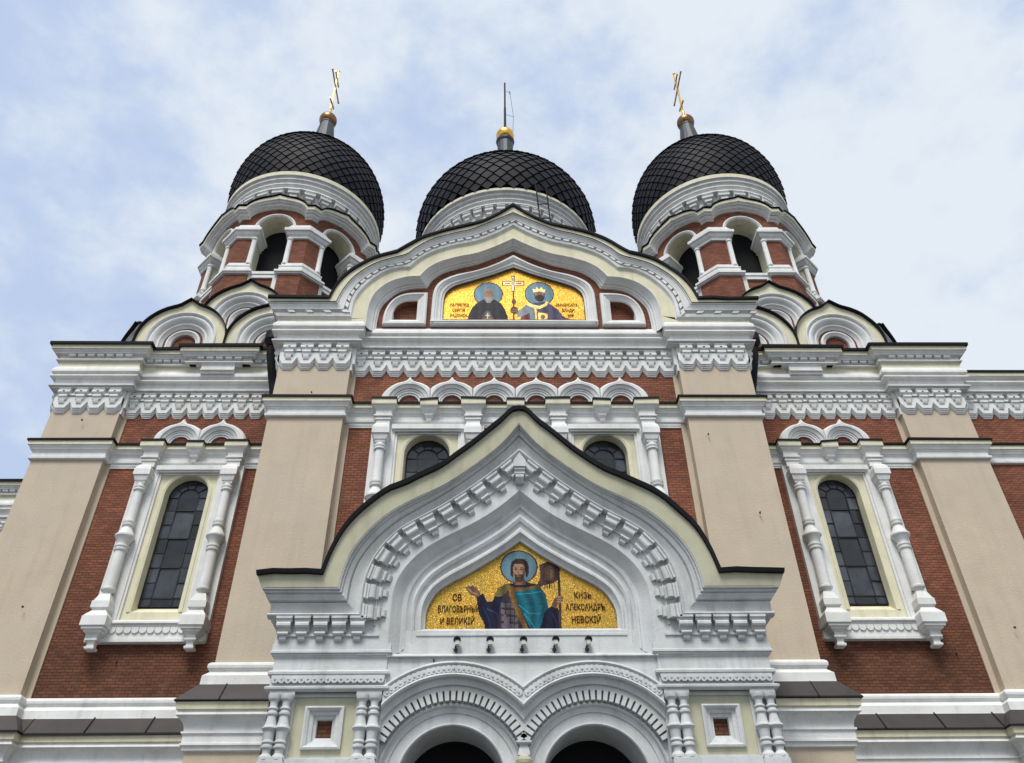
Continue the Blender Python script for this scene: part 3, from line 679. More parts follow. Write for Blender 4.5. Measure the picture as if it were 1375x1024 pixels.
def mosaic(name, parent, outline, Y, shapes, texts, tomap, cell, gold, seed, gmix):
    rng = np.random.default_rng(seed)
    xs = [q[0] for q in outline]; zs = [q[1] for q in outline]
    nx = int((max(xs)-min(xs))/cell); nz = int((max(zs)-min(zs))/cell)
    gx, gz = np.meshgrid(min(xs)+(np.arange(nx)+.5)*cell, min(zs)+(np.arange(nz)+.5)*cell)
    gx = gx.ravel() + rng.uniform(-.12, .12, gx.size)*cell; gz = gz.ravel() + rng.uniform(-.12, .12, gz.size)*cell
    k = inpoly(outline, gx, gz); gx, gz = gx[k], gz[k]
    px, py = tomap(gx, gz)
    n = gx.size
    col = np.zeros((n, 4)); g0 = np.array(gold); mixc = np.array(gmix)
    low = np.sin(gx*5.1+1.3*np.sin(gz*7))*np.sin(gz*6.3+gx*2.1)*0.5+0.5
    col[:, :3] = g0*(1-0.35*low[:, None]) + mixc*0.35*low[:, None]
    col[:, :3] *= rng.uniform(0.45, 1.25, (n, 1)); col[:, 3] = 1
    tilt = np.full(n, 0.09)
    for poly, c, var, *gl in shapes:
        kk = inpoly(poly, px, py)
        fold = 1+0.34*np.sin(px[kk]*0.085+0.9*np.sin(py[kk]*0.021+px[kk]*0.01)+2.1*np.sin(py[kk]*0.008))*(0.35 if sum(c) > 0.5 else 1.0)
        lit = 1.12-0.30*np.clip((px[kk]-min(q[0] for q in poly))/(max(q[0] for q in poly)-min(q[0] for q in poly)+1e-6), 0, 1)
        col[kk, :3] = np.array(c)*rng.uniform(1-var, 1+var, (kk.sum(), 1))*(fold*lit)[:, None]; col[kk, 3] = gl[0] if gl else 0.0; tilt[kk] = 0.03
    h = cell*0.5
    ty = rng.normal(0, 1, n)*tilt; tz = rng.normal(0, 1, n)*tilt
    V = np.zeros((n, 4, 3)); 
    for q, (a, c) in enumerate(((-1, -1), (1, -1), (1, 1), (-1, 1))):
        V[:, q, 0] = gx+a*h; V[:, q, 2] = gz+c*h; V[:, q, 1] = Y+(a*ty+c*tz)*h
    me = bpy.data.meshes.new(name)
    verts = V.reshape(-1, 3); faces = np.arange(4*n).reshape(-1, 4)
    base = len(verts); bv = [(a, Y+0.012, z) for a, z in outline]
    tri = tessellate_polygon([[Vector((a, z, 0)) for a, z in outline]])
    tv, tf = [], []
    for body, cx, cz, hgt, sx in texts:
        c = bpy.data.curves.new('lettering', 'FONT'); c.body = body; c.align_x = 'CENTER'; c.size = hgt; c.offset = 0.0028; c.resolution_u = 3
        to = bpy.data.objects.new('lettering', c); S.collection.objects.link(to)
        dg = bpy.context.evaluated_depsgraph_get(); tm = bpy.data.meshes.new_from_object(to.evaluated_get(dg))
        k0 = len(tv); tv += [(v.co.x*sx+cx, Y-0.014, v.co.y+cz) for v in tm.vertices]
        tf += [tuple(k0+i for i in p_.vertices) for p_ in tm.polygons]
        bpy.data.objects.remove(to); bpy.data.meshes.remove(tm)
    allv = [tuple(v) for v in verts] + bv; b1 = len(allv); allv += tv
    me.from_pydata(allv, [], [tuple(f) for f in faces] + [tuple(base+i for i in t) for t in tri] + [tuple(b1+i for i in f_) for f_ in tf])
    for m in (MOS, GROUT, INK): me.materials.append(m)
    mi = np.concatenate([np.zeros(n), np.ones(len(tri)), np.full(len(tf), 2)]).astype(np.int32)
    me.polygons.foreach_set('material_index', mi)
    at = me.color_attributes.new('Col', 'FLOAT_COLOR', 'POINT')
    cc = np.ones((len(allv), 4)); cc[:4*n] = np.repeat(col, 4, axis=0); at.data.foreach_set('color', cc.ravel())
    o = bpy.data.objects.new(name, me); S.collection.objects.link(o); o.parent = parent
    return o

BR = (0.07, 0.035, 0.025); SK = (0.34, 0.20, 0.125); SKD = (0.17, 0.085, 0.055); HALO = (0.17, 0.30, 0.38)
# upper mosaic: two haloed figures and a processional cross (drawn in a 1375 x 605 design grid)
def up_map(x, z): return 648 + x/2.005*530, 495 - (z-17.14)/(19.29-17.14)*375
CL = (0.02, 0.022, 0.03)
up = [(ell(455, 298, 112, 84), BR, .2), (ell(455, 298, 105, 78), HALO, .18),
      (ell(842, 295, 112, 84), BR, .2), (ell(842, 295, 105, 78), HALO, .18),
      ([(298, 496), (310, 440), (335, 390), (375, 355), (420, 335), (455, 330), (500, 335), (550, 360), (580, 400), (600, 450), (608, 496)], CL, .35),
      (strip([(390, 370), (375, 420), (370, 496)], 7), (0.012, 0.012, 0.016), .2), (strip([(530, 360), (548, 430), (550, 496)], 7), (0.012, 0.012, 0.016), .2),
      (ell(458, 292, 38, 42), SKD, .2), (ell(458, 290, 33, 36), SK, .2), ([(418, 300), (425, 265), (440, 256), (475, 256), (492, 268), (498, 300), (490, 325), (488, 290), (470, 268), (440, 268), (428, 290), (428, 325)], (0.30, 0.28, 0.25), .2),
      ([(425, 310), (440, 318), (475, 318), (492, 310), (488, 340), (470, 358), (445, 358), (430, 340)], (0.36, 0.33, 0.29), .25),
      (strip([(440, 287), (452, 287)], 6), BR, .2), (strip([(464, 287), (476, 287)], 6), BR, .2), (strip([(458, 290), (457, 306)], 4), SKD, .2),
      ([(415, 440), (440, 410), (470, 420), (490, 460), (505, 480), (470, 490), (420, 485)], (0.13, 0.11, 0.10), .3), (strip([(452, 425), (452, 470)], 10), (0.75, 0.72, 0.62), .1), (strip([(436, 442), (468, 442)], 8), (0.75, 0.72, 0.62), .1), (strip([(410, 470), (500, 468)], 10), SK, .2),
      # crowned figure
      ([(690, 496), (700, 455), (740, 420), (760, 380), (800, 355), (880, 352), (930, 370), (975, 400), (1010, 445), (1070, 480), (1070, 496)], (0.075, 0.07, 0.135), .3),
      ([(690, 496), (700, 450), (745, 420), (775, 496)], (0.20, 0.05, 0.07), .3),
      ([(655, 420), (700, 400), (745, 365), (770, 380), (770, 420), (730, 440), (680, 455)], (0.30, 0.33, 0.34), .3),
      ([(745, 380), (780, 355), (830, 385), (820, 496), (770, 496), (765, 430)], (0.24, 0.27, 0.29), .3),
      (strip([(750, 362), (790, 380), (842, 388), (885, 370), (900, 348)], 20), (0.62, 0.50, 0.18), .3, .6), (strip([(805, 385), (812, 430), (815, 480)], 16), (0.62, 0.46, 0.15), .3, .6),
      ([(818, 415), (905, 425), (900, 485), (818, 480)], (0.20, 0.10, 0.03), .3), ([(826, 422), (897, 431), (893, 478), (826, 474)], (0.72, 0.52, 0.18), .35, .6), (ell(860, 452, 18, 16), (0.3, 0.16, 0.07), .3),
      (ell(842, 300, 40, 46), SKD, .2), (ell(842, 290, 34, 30), SK, .2), ([(802, 296), (812, 322), (842, 318), (876, 320), (884, 290), (882, 325), (865, 345), (842, 350), (815, 340), (804, 320)], (0.045, 0.025, 0.02), .3), (ell(842, 322, 34, 22), (0.045, 0.025, 0.02), .3),
      ([(800, 284), (792, 258), (815, 268), (822, 246), (842, 262), (862, 248), (870, 268), (890, 262), (882, 286), (842, 276)], (0.68, 0.50, 0.20), .25, .7), (strip([(824, 292), (836, 292)], 6), BR, .2), (strip([(848, 292), (860, 292)], 6), BR, .2),
      ([(980, 470), (1020, 452), (1066, 466), (1075, 490), (1030, 480), (990, 494)], SKD, .25),
      # cross and hand
      (strip([(645, 496), (645, 280)], 13), (0.16, 0.06, 0.035), .3), (strip([(643, 280), (643, 165)], 30), BR, .2), (strip([(560, 222), (732, 222)], 34), BR, .2),
      (strip([(643, 274), (643, 172)], 20), (0.62, 0.50, 0.30), .25, .5), (strip([(568, 222), (724, 222)], 22), (0.62, 0.50, 0.30), .25, .5), (ell(643, 222, 14, 14), (0.7, 0.62, 0.5), .1), (strip([(643, 205), (643, 180)], 7), (0.05, .07, .09), .2), (strip([(583, 222), (622, 222)], 8), (0.35, .08, .06), .2), (strip([(665, 222), (706, 222)], 8), (0.35, .08, .06), .2),
      (ell(650, 408, 30, 26), SKD, .25), (ell(648, 350, 17, 20), SKD, .25), (strip([(632, 400), (668, 404)], 6), SK, .2), (strip([(634, 414), (670, 418)], 6), SK, .2)]
Mz = [q for q in Mi]
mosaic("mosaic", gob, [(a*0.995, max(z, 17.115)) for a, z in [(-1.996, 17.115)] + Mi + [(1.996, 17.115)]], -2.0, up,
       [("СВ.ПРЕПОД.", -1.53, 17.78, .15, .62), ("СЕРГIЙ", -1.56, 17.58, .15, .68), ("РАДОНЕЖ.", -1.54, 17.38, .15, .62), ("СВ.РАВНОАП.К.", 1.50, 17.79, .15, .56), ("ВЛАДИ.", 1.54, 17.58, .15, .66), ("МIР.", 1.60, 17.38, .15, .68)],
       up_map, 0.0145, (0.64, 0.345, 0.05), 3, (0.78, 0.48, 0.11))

# ------------------------------------------------------------------ porch
PY = -4.2; porch = None
def pb(b, name, par=None, **k):
    """build a mesh in the porch's own space"""
    b.V = [(x, y-PY, z) for x, y, z in b.V]; return b.build(name, porch, **k)
PO = curve([[(4.95, 8.418), (3.751, 8.423)], [(3.751, 8.423), (3.620, 8.921), (3.409, 9.403), (3.057, 9.856), (2.615, 10.218), (2.061, 10.520), (1.458, 10.902), (0.825, 11.475), (0.402, 11.917), (0.171, 12.189), (0.000, 12.229)]], [5, 44])
PF = curve([[(4.83, 8.155), (3.408, 8.155)], [(3.408, 8.155), (3.368, 8.477), (3.227, 8.931), (2.945, 9.365), (2.582, 9.738), (2.138, 10.030), (1.482, 10.403), (0.827, 10.928), (0.353, 11.392), (0.000, 11.886)]], [5, 44])
PG = curve([[(4.65, 7.922), (3.227, 7.922)], [(3.227, 7.922), (3.196, 8.416), (3.075, 8.819), (2.813, 9.233), (2.450, 9.606), (2.037, 9.898), (1.432, 10.312), (0.807, 10.826), (0.323, 11.280), (0.000, 11.653)]], [5, 44])
PE = curve([[(4.68, 7.657), (2.954, 7.657)], [(2.954, 7.657), (2.944, 8.263), (2.854, 8.681), (2.705, 9.009), (2.466, 9.327), (2.148, 9.576), (1.611, 9.904), (1.054, 10.312), (0.497, 10.779), (0.000, 11.247)]], [5, 44])
PB = curve([[(2.45, 6.96), (2.45, 7.4)], [(2.45, 7.4), (2.44, 8.12), (2.36, 8.47), (2.17, 8.80), (1.92, 9.06), (1.60, 9.29), (0.85, 9.72), (0.40, 10.05), (0.0, 10.42)]], [5, 44])
PA = curve([[(2.14, 7.20), (2.14, 7.5)], [(2.14, 7.5), (2.14, 8.05), (2.06, 8.39), (1.88, 8.70), (1.62, 8.93), (1.35, 9.12), (0.78, 9.48), (0.35, 9.79), (0.0, 10.10)]], [5, 44])
PC = curve([[(1.96, 7.40), (1.96, 7.6)], [(1.96, 7.6), (1.96, 8.00), (1.88, 8.28), (1.70, 8.52), (1.43, 8.73), (1.20, 8.87), (0.80, 9.11), (0.38, 9.39), (0.0, 9.72)]], [5, 44])
PM = curve([[(1.82, 7.60), (1.82, 7.7)], [(1.82, 7.7), (1.82, 7.92), (1.76, 8.13), (1.60, 8.38), (1.32, 8.58), (1.10, 8.70), (0.78, 8.90), (0.36, 9.18), (0.0, 9.45)]], [5, 44])
Pp = Frame(0, PY)
# body: side walls and roof
b = MB(); b.F = lambda x, y, z: (x, y, z)
for s in (-1, 1):
    x = s*4.44; v = b.vs([(x, PY, 0), (x, YC, 0), (x, YC, 8.3), (x, PY, 8.3)]); b.face(v, PWHITE)
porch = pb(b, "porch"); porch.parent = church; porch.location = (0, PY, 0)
b = MB(Pp)
Pr = [(a, z+0.05) for a, z in PO]
b.loft([Pr, Pr, lerpc(PO, PF, 0.11), lerpc(PO, PF, 0.12)], [-2.3, 0.52, 0.50, 0.40], BLACKM)
b.loft([[(a*0.97, z-0.25) for a, z in PO], [(a*0.97, z-0.25) for a, z in PO]], [-2.3, 0.3], BLACKM)
pb(b, "roof")
# keel cornice
b = MB(Pp)
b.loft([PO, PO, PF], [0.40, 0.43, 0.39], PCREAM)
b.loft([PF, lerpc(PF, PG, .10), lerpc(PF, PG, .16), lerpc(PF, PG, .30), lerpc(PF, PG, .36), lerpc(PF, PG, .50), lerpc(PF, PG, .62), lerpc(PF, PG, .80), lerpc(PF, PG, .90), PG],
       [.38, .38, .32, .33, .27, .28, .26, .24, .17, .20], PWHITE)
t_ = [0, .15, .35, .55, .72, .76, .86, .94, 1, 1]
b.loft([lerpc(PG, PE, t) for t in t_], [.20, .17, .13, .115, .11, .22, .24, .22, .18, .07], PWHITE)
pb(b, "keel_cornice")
# band carrying the corbels
b = MB(Pp)
PBe = list(PB)
b.loft([PE[4:-4], [(a, max(z, 7.0)) for a, z in PB[4:-4]]], [0.07, 0.07], PWHITE)
for s in (-1, 1): b.prism([(s*2.45, 7.0), (s*2.98, 7.0), (s*2.98, 7.72), (s*2.45, 7.42)][::s], 0.0, 0.0685, PWHITE)
for s in (-1, 1):   # fill below the torus on the piers
    pts = [(s*4.50, 7.05), (s*2.45, 7.05), (s*2.45, 7.72), (s*4.50, 7.72)]
    b.prism(pts[::s], 0.0, 0.067, PWHITE)
k2 = [0, .04, .10, .50, .62, .66, .74, .80, .90, 1]
b.loft([lerpc(PB, PA, t) for t in k2], [.07, .06, .04, -.10, -.13, -.13, -.14, -.12, -.13, -.17], PWHITE)
b.loft([lerpc(PA, PC, t) for t in (0, .2, .3, .5, .7, .78, .9, 1)], [-.17, -.19, -.16, -.13, -.16, -.20, -.21, -.22], PWHITE)
b.loft([lerpc(PC, PM, t) for t in (0, .25, .45, .6, .85, 1, 1)], [-.22, -.19, -.19, -.24, -.28, -.29, -.40], PWHITE)
pb(b, "keel_arch_moulding")
# corbels along the keel arch and across the piers
def corbel(b, frame2, m=PWHITE):
    """frame2(a, dep, r): a along the band, r inward from its outer line"""
    def blk(a0, a1, prof):
        k = len(b.V); n = len(prof)
        A = b.vs([frame2(a0, d, r) for d, r in prof]); B = b.vs([frame2(a1, d, r) for d, r in prof])
        for i in range(n-1): b.face((A[i], A[i+1], B[i+1], B[i]), m)
        for t in tessellate_polygon([[Vector((d, r, 0)) for d, r in prof]]):
            b.face([A[i] for i in t], m); b.face([B[i] for i in t], m)
    blk(-0.145, 0.145, [(0.05, 0.0), (0.235, 0.0), (0.235, 0.04), (0.20, 0.05), (0.20, 0.09), (0.05, 0.09)])
    blk(-0.125, 0.125, [(0.05, 0.09), (0.21, 0.10), (0.23, 0.13), (0.23, 0.17), (0.21, 0.20), (0.16, 0.22), (0.12, 0.27), (0.05, 0.28)])
    blk(-0.095, 0.095, [(0.05, 0.27), (0.185, 0.275), (0.19, 0.31), (0.165, 0.335), (0.12, 0.345), (0.05, 0.35)])
    blk(-0.06, 0.06, [(0.05, 0.34), (0.145, 0.345), (0.135, 0.40), (0.10, 0.43), (0.05, 0.435)])
b = MB(Pp)
half = catmull([(2.954, 7.657), (2.944, 8.263), (2.854, 8.681), (2.705, 9.009), (2.466, 9.327), (2.148, 9.576), (1.611, 9.904), (1.054, 10.312), (0.497, 10.779), (0.0, 11.247)], 400)
Ls = [0]
for a, c in zip(half[:-1], half[1:]): Ls.append(Ls[-1]+math.hypot(c[0]-a[0], c[1]-a[1]))
n_c = 12; pitch = (Ls[-1]-0.33-0.18)/(n_c-1)
for i in range(n_c):
    sL = 0.10+i*pitch
    k = min(range(len(Ls)), key=lambda q: abs(Ls[q]-sL)); k = min(max(k, 3), len(half)-4)
    a0, a1 = half[k-3], half[k+3]; tx, tz = a1[0]-a0[0], a1[1]-a0[1]; l = math.hypot(tx, tz); tx, tz = tx/l, tz/l
    nx, nz = -abs(tz), -abs(tx)*1.0
    if tz*nz + tx*nx > 0.5: pass
    # inward normal: towards the mosaic
    nx, nz = (-tz, tx) if (-tz*(0-half[k][0]) + tx*(8.2-half[k][1])) > 0 else (tz, -tx)
    for s in (1, -1):
        b2 = lambda a, d, r, s=s, k=k, tx=tx, tz=tz, nx=nx, nz=nz: (s*(half[k][0]+tx*a+nx*r), d, half[k][1]+tz*a+nz*r)
        corbel(b, b2)
# little rail joining the pendants
rl = [lerpc(PE, PB, .415), lerpc(PE, PB, .45), lerpc(PE, PB, .48), lerpc(PE, PB, .50)]
b.loft([c[4:-4] for c in rl], [.07, .10, .10, .07], PWHITE)
# keystone
b.prism([(-0.13, 10.86), (0.13, 10.86), (0.13, 11.0), (0.0, 11.20), (-0.13, 11.0)], 0.08, 0.30, PWHITE)
b.exprof([(0.08, 10.86), (0.27, 10.86), (0.27, 10.80), (0.24, 10.79), (0.24, 10.72), (0.08, 10.70)], -0.11, 0.11, PWHITE)
b.exprof([(0.08, 10.70), (0.24, 10.70), (0.24, 10.64), (0.20, 10.60), (0.16, 10.54), (0.08, 10.53)], -0.085, 0.085, PWHITE)
for s in (-1, 1):
    for i in range(5):
        c = s*(4.35-0.335*i) + random.uniform(-.006, .006)
        b3 = lambda a, d, r, c=c: (c+a, d, 7.665-r)
        corbel(b, b3)
    x0, x1 = sorted((s*2.62, s*4.47))
    b.exprof([(0.06, 7.385), (0.10, 7.375), (0.10, 7.335), (0.06, 7.315)], x0, x1, PWHITE)
pb(b, "corbels")

# entablature and piers
ENT = [(0.0, 6.36), (0.05, 6.37), (0.085, 6.40), (0.09, 6.435), (0.05, 6.46), (0.02, 6.47), (0.02, 6.65), (0.075, 6.66), (0.08, 6.70), (0.045, 6.73), (0.012, 6.745), (0.012, 6.96), (0.035, 6.97), (0.035, 6.99), (0.06, 7.0), (0.06, 7.03), (0.09, 7.035), (0.09, 7.075), (0.07, 7.09), (0.07, 7.2), (0, 7.2)]
ENDC = [(0.07, 7.2), (0.07, 7.655), (0.20, 7.66), (0.235, 7.71), (0.11, 7.73), (0.13, 7.80), (0.20, 7.92), (0.23, 7.96), (0.26, 8.02), (0.29, 8.08), (0.30, 8.12), (0.38, 8.155), (0.43, 8.43), (0.0, 8.46)]
for s in (-1, 1):
    b = MB()
    path = [(-4.45, YC+0.05), (-4.45, PY), (-2.45, PY), (-2.45, PY+0.35)]
    if s > 0: path = [(-x, y) for x, y in path][::-1]
    b.sweep(path, ENT, PWHITE)
    rp = [(-4.45, YC+0.05), (-4.45, PY)] if s < 0 else [(4.45, PY), (4.45, YC+0.05)]
    b.sweep(rp, ENDC, [PWHITE]*11 + [PCREAM, BLACKM])
    b.F = Pp
    # scallops on the frieze
    n = 17
    for i in range(n):
        c = s*(4.44-1.98*(i+0.5)/n)
        b.prism([(c+0.066*math.cos(R(t)), 6.565+0.066*math.sin(R(t))) for t in range(0, 360, 30)], 0.04, 0.075+0.006*(i % 2), PWHITE)
        b.prism([(c+0.02*math.cos(R(t)), 6.575+0.02*math.sin(R(t))) for t in range(0, 360, 60)], 0.06, 0.095, PWHITE)
    b.box(*(sorted((s*2.45, s*4.45))), 0.04, 0.06, 6.60, 6.655, PWHITE)
    pr_o = pb(b, "entablature")
    # pier body below
    b = MB(Pp); cx = s*3.46
    x0, x1 = sorted((s*2.47, s*4.43))
    pan = [(cx-0.54, 5.30), (cx+0.54, 5.30), (cx+0.54, 6.30), (cx-0.54, 6.30)]
    b.prism([(x0, 0), (x1, 0), (x1, 6.37), (x0, 6.37)], -0.9, -0.06, PWHITE, holes=[pan])
    for e in (-1, 1):
        a0, a1 = sorted((cx+e*0.54, cx+e*0.98)); b.box(a0, a1, -0.08, 0.05, 6.28, 6.37, PWHITE)
        b.box(a0-0.0, a1+0.0, -0.06, 0.17, 4.0, 5.20, PWHITE); b.box(a0+0.02, a1-0.02, -0.06, 0.15, 5.20, 5.26, PWHITE)
    b.box(cx-0.54, cx+0.54, -0.06, 0.10, 4.0, 5.24, PWHITE)
    pier = pb(b, "pier")
    b = MB(Pp)
    nh = [(cx-0.33, 5.44), (cx+0.33, 5.44), (cx+0.33, 6.13), (cx-0.33, 6.13)]
    b.prism([(cx-0.56, 5.28), (cx+0.56, 5.28), (cx+0.56, 6.32), (cx-0.56, 6.32)], -0.3, -0.10, PCREAM, holes=[nh]); pb(b, "panel", pier)
    b = MB(Pp)
    def rect(h, z0, z1): return [(cx-h, z0), (cx+h, z0), (cx+h, z1), (cx-h, z1)]
    rows = [rect(.34, 5.43, 6.14), rect(.34, 5.43, 6.14), rect(.31, 5.46, 6.11), rect(.26, 5.50, 6.07), rect(.26, 5.50, 6.07), rect(.19, 5.57, 6.01), rect(.19, 5.57, 6.01), rect(.135, 5.64, 5.95), rect(.13, 5.65, 5.94)]
    b.grid([[(a, d, z) for a, z in r] for r, d in zip(rows, (-.10, -.04, -.03, -.07, -.10, -.13, -.16, -.18, -.26))], PWHITE, close=True)
    nf = pb(b, "niche_frame", pier)
    b = MB(Pp); b.prism(rect(.14, 5.63, 5.96), -0.3, -0.25, BRICK); pb(b, "niche_brick", pier)
    for e in (-1, 1):
        for f in (-1, 1):
            b = MB(Pp); u = cx + e*0.765 + f*0.105; d = 0.04
            b.lathe(u, d, [(0.115, 6.30), (0.115, 6.26), (0.105, 6.22), (0.07, 6.18), (0.065, 6.10), (0.09, 6.085), (0.095, 6.06), (0.07, 6.04), (0.075, 6.02), (0.10, 6.0), (0.10, 5.965), (0.075, 5.94), (0.085, 5.86), (0.105, 5.78), (0.135, 5.755), (0.14, 5.73), (0.125, 5.71), (0.10, 5.68), (0.09, 5.60), (0.085, 5.545), (0.10, 5.53), (0.105, 5.505), (0.08, 5.49), (0.085, 5.47), (0.105, 5.455), (0.105, 5.42), (0.075, 5.40), (0.07, 5.33), (0.09, 5.31), (0.115, 5.27), (0.12, 5.23)], PWHITE, n=18)
            pb(b, "colonnette", pier)
# wall under the mosaic and the twin arches
CXA, CZA = 1.235, 4.94
def aang(r):
    """angles (deg) at which a ring of radius r round the arch centre meets x=0 and x=2.47"""
    return math.degrees(math.acos(max(-1, min(1, (2.47-CXA)/r)))) if r > 1.235 else -2.0
def ringc(r, s, n=48):
    a = aang(r); lo, hi = (a, 180-a) if r > CXA else (-4.0, 184.0)
    if r <= CXA: lo, hi = -15, 195
    return [(s*(CXA+r*math.cos(R(lo+(hi-lo)*i/n))), CZA+r*math.sin(R(lo+(hi-lo)*i/n))) for i in range(n+1)]
b = MB(Pp)
rO = 1.95
sp_ = ringc(rO, -1, 40)[::-1]
sp2 = ringc(rO, 1, 40)
# spandrel above the arches
top = [(2.47, 6.97), (-2.47, 6.97)]
leftc = ringc(rO, -1, 40)   # starts near x=-2.47? (lo angle -> x=+2.47*s)
pts = [(-2.47, 6.97)] + [q for q in leftc] + [q for q in ringc(rO, 1, 40)[::-1]][1:] + [(2.47, 6.97)]
b.prism(pts[::-1], -0.3, -0.02, PWHITE)
b.box(-2.45, 2.45, -0.04, 0.0, 6.955, 6.985, PWHITE)
b.prism([(-2.46, 6.97), (2.46, 6.97), (2.46, 7.30), (2.16, 7.52), (-2.16, 7.52), (-2.46, 7.30)], -0.3, -0.14, PWHITE)
b.exprof([(-0.14, 6.97), (0.05, 6.975), (0.045, 7.0), (-0.02, 7.02), (-0.04, 7.05), (-0.14, 7.07)], -2.44, 2.44, PWHITE)
b.exprof([(-0.3, 7.40), (-0.17, 7.40), (-0.12, 7.42), (-0.12, 7.455), (-0.15, 7.47), (-0.16, 7.52), (-0.26, 7.60), (-0.4, 7.61)], -1.96, 1.96, PWHITE)
arw = pb(b, "arcade_wall")
for s in (-1, 1):
    b = MB(Pp)
    prof = [(1.95, -0.02), (1.95, 0.05), (1.915, 0.065), (1.89, 0.04), (1.885, 0.02), (1.735, 0.02), (1.73, 0.07), (1.70, 0.085), (1.67, 0.06), (1.66, -0.02), (1.60, -0.04), (1.56, -0.05), (1.555, -0.10), (1.47, -0.10), (1.465, -0.21), (1.30, -0.21), (1.285, -0.19), (1.255, -0.165), (1.23, -0.18), (1.21, -0.22), (1.17, -0.24), (1.13, -0.25), (1.13, -0.27), (0.965, -0.27), (0.96, -0.255), (0.935, -0.25), (0.915, -0.27), (0.91, -0.30), (0.91, -1.25)]
    b.loft([ringc(r, s) for r, _ in prof], [d for _, d in prof], PWHITE)
    # scallops
    n = 29; a = aang(1.81)
    for i in range(n):
        t = a+2+(180-2*a-4)*(i+0.5)/n; u, z = s*(CXA+1.81*math.cos(R(t))), CZA+1.81*math.sin(R(t))
        b.prism([(u+0.066*math.cos(R(q)), z+0.066*math.sin(R(q))) for q in range(0, 360, 30)], 0.015, 0.045+0.006*(i % 2), PWHITE)
        b.prism([(u+0.02*math.cos(R(q)), z+0.02*math.sin(R(q))) for q in range(0, 360, 60)], 0.035, 0.065, PWHITE)
    # dentils: raised blocks with dark gaps
    n = 27; a = aang(1.375)+1
    for i in range(n):
        t = a+(180-2*a)*(i+0.5)/n; w = (180-2*a)/n*0.34
        q = [(1.465, t-w), (1.465, t+w), (1.30, t+w), (1.30, t-w)]
        b.prism([(s*(CXA+r*math.cos(R(x))), CZA+r*math.sin(R(x))) for r, x in q], -0.17, -0.085, PWHITE)
    pb(b, "arch", porch)
b = MB(Pp)   # pillar between the arches, with its small capital
b.box(-0.33, 0.33, -1.2, -0.274, 0, 5.2, PWHITE)
b.prism([(-0.30, 5.2), (0.30, 5.2), (0.10, 5.62), (-0.10, 5.62)], -0.9, -0.262, PWHITE)
b.sqlathe(0, -0.20, [(0.05, 5.62), (0.055, 5.58), (0.13, 5.56), (0.13, 5.53), (0.07, 5.50), (0.10, 5.36), (0.10, 5.33)], PWHITE)
b.lathe(0, -0.15, [(0.0, 5.34), (0.07, 5.33), (0.125, 5.30), (0.14, 5.25), (0.13, 5.20), (0.10, 5.18), (0.16, 5.16), (0.18, 5.10), (0.12, 5.05), (0.12, 3.2), (0.2, 3.1), (0.2, 0)], PCREAM, n=20)
for s in (-1, 1): b.box(*(sorted((s*2.14, s*2.47))), -1.2, -0.272, 0, 5.0, PWHITE)
pb(b, "arcade_pillar")
b = MB(); b.F = lambda x, y, z: (x, y, z)   # near-black sheet: shade of the porch interior put into the colour
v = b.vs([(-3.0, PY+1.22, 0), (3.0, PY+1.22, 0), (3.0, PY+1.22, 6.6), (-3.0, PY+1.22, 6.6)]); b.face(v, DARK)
pb(b, "porch_shade_sheet")

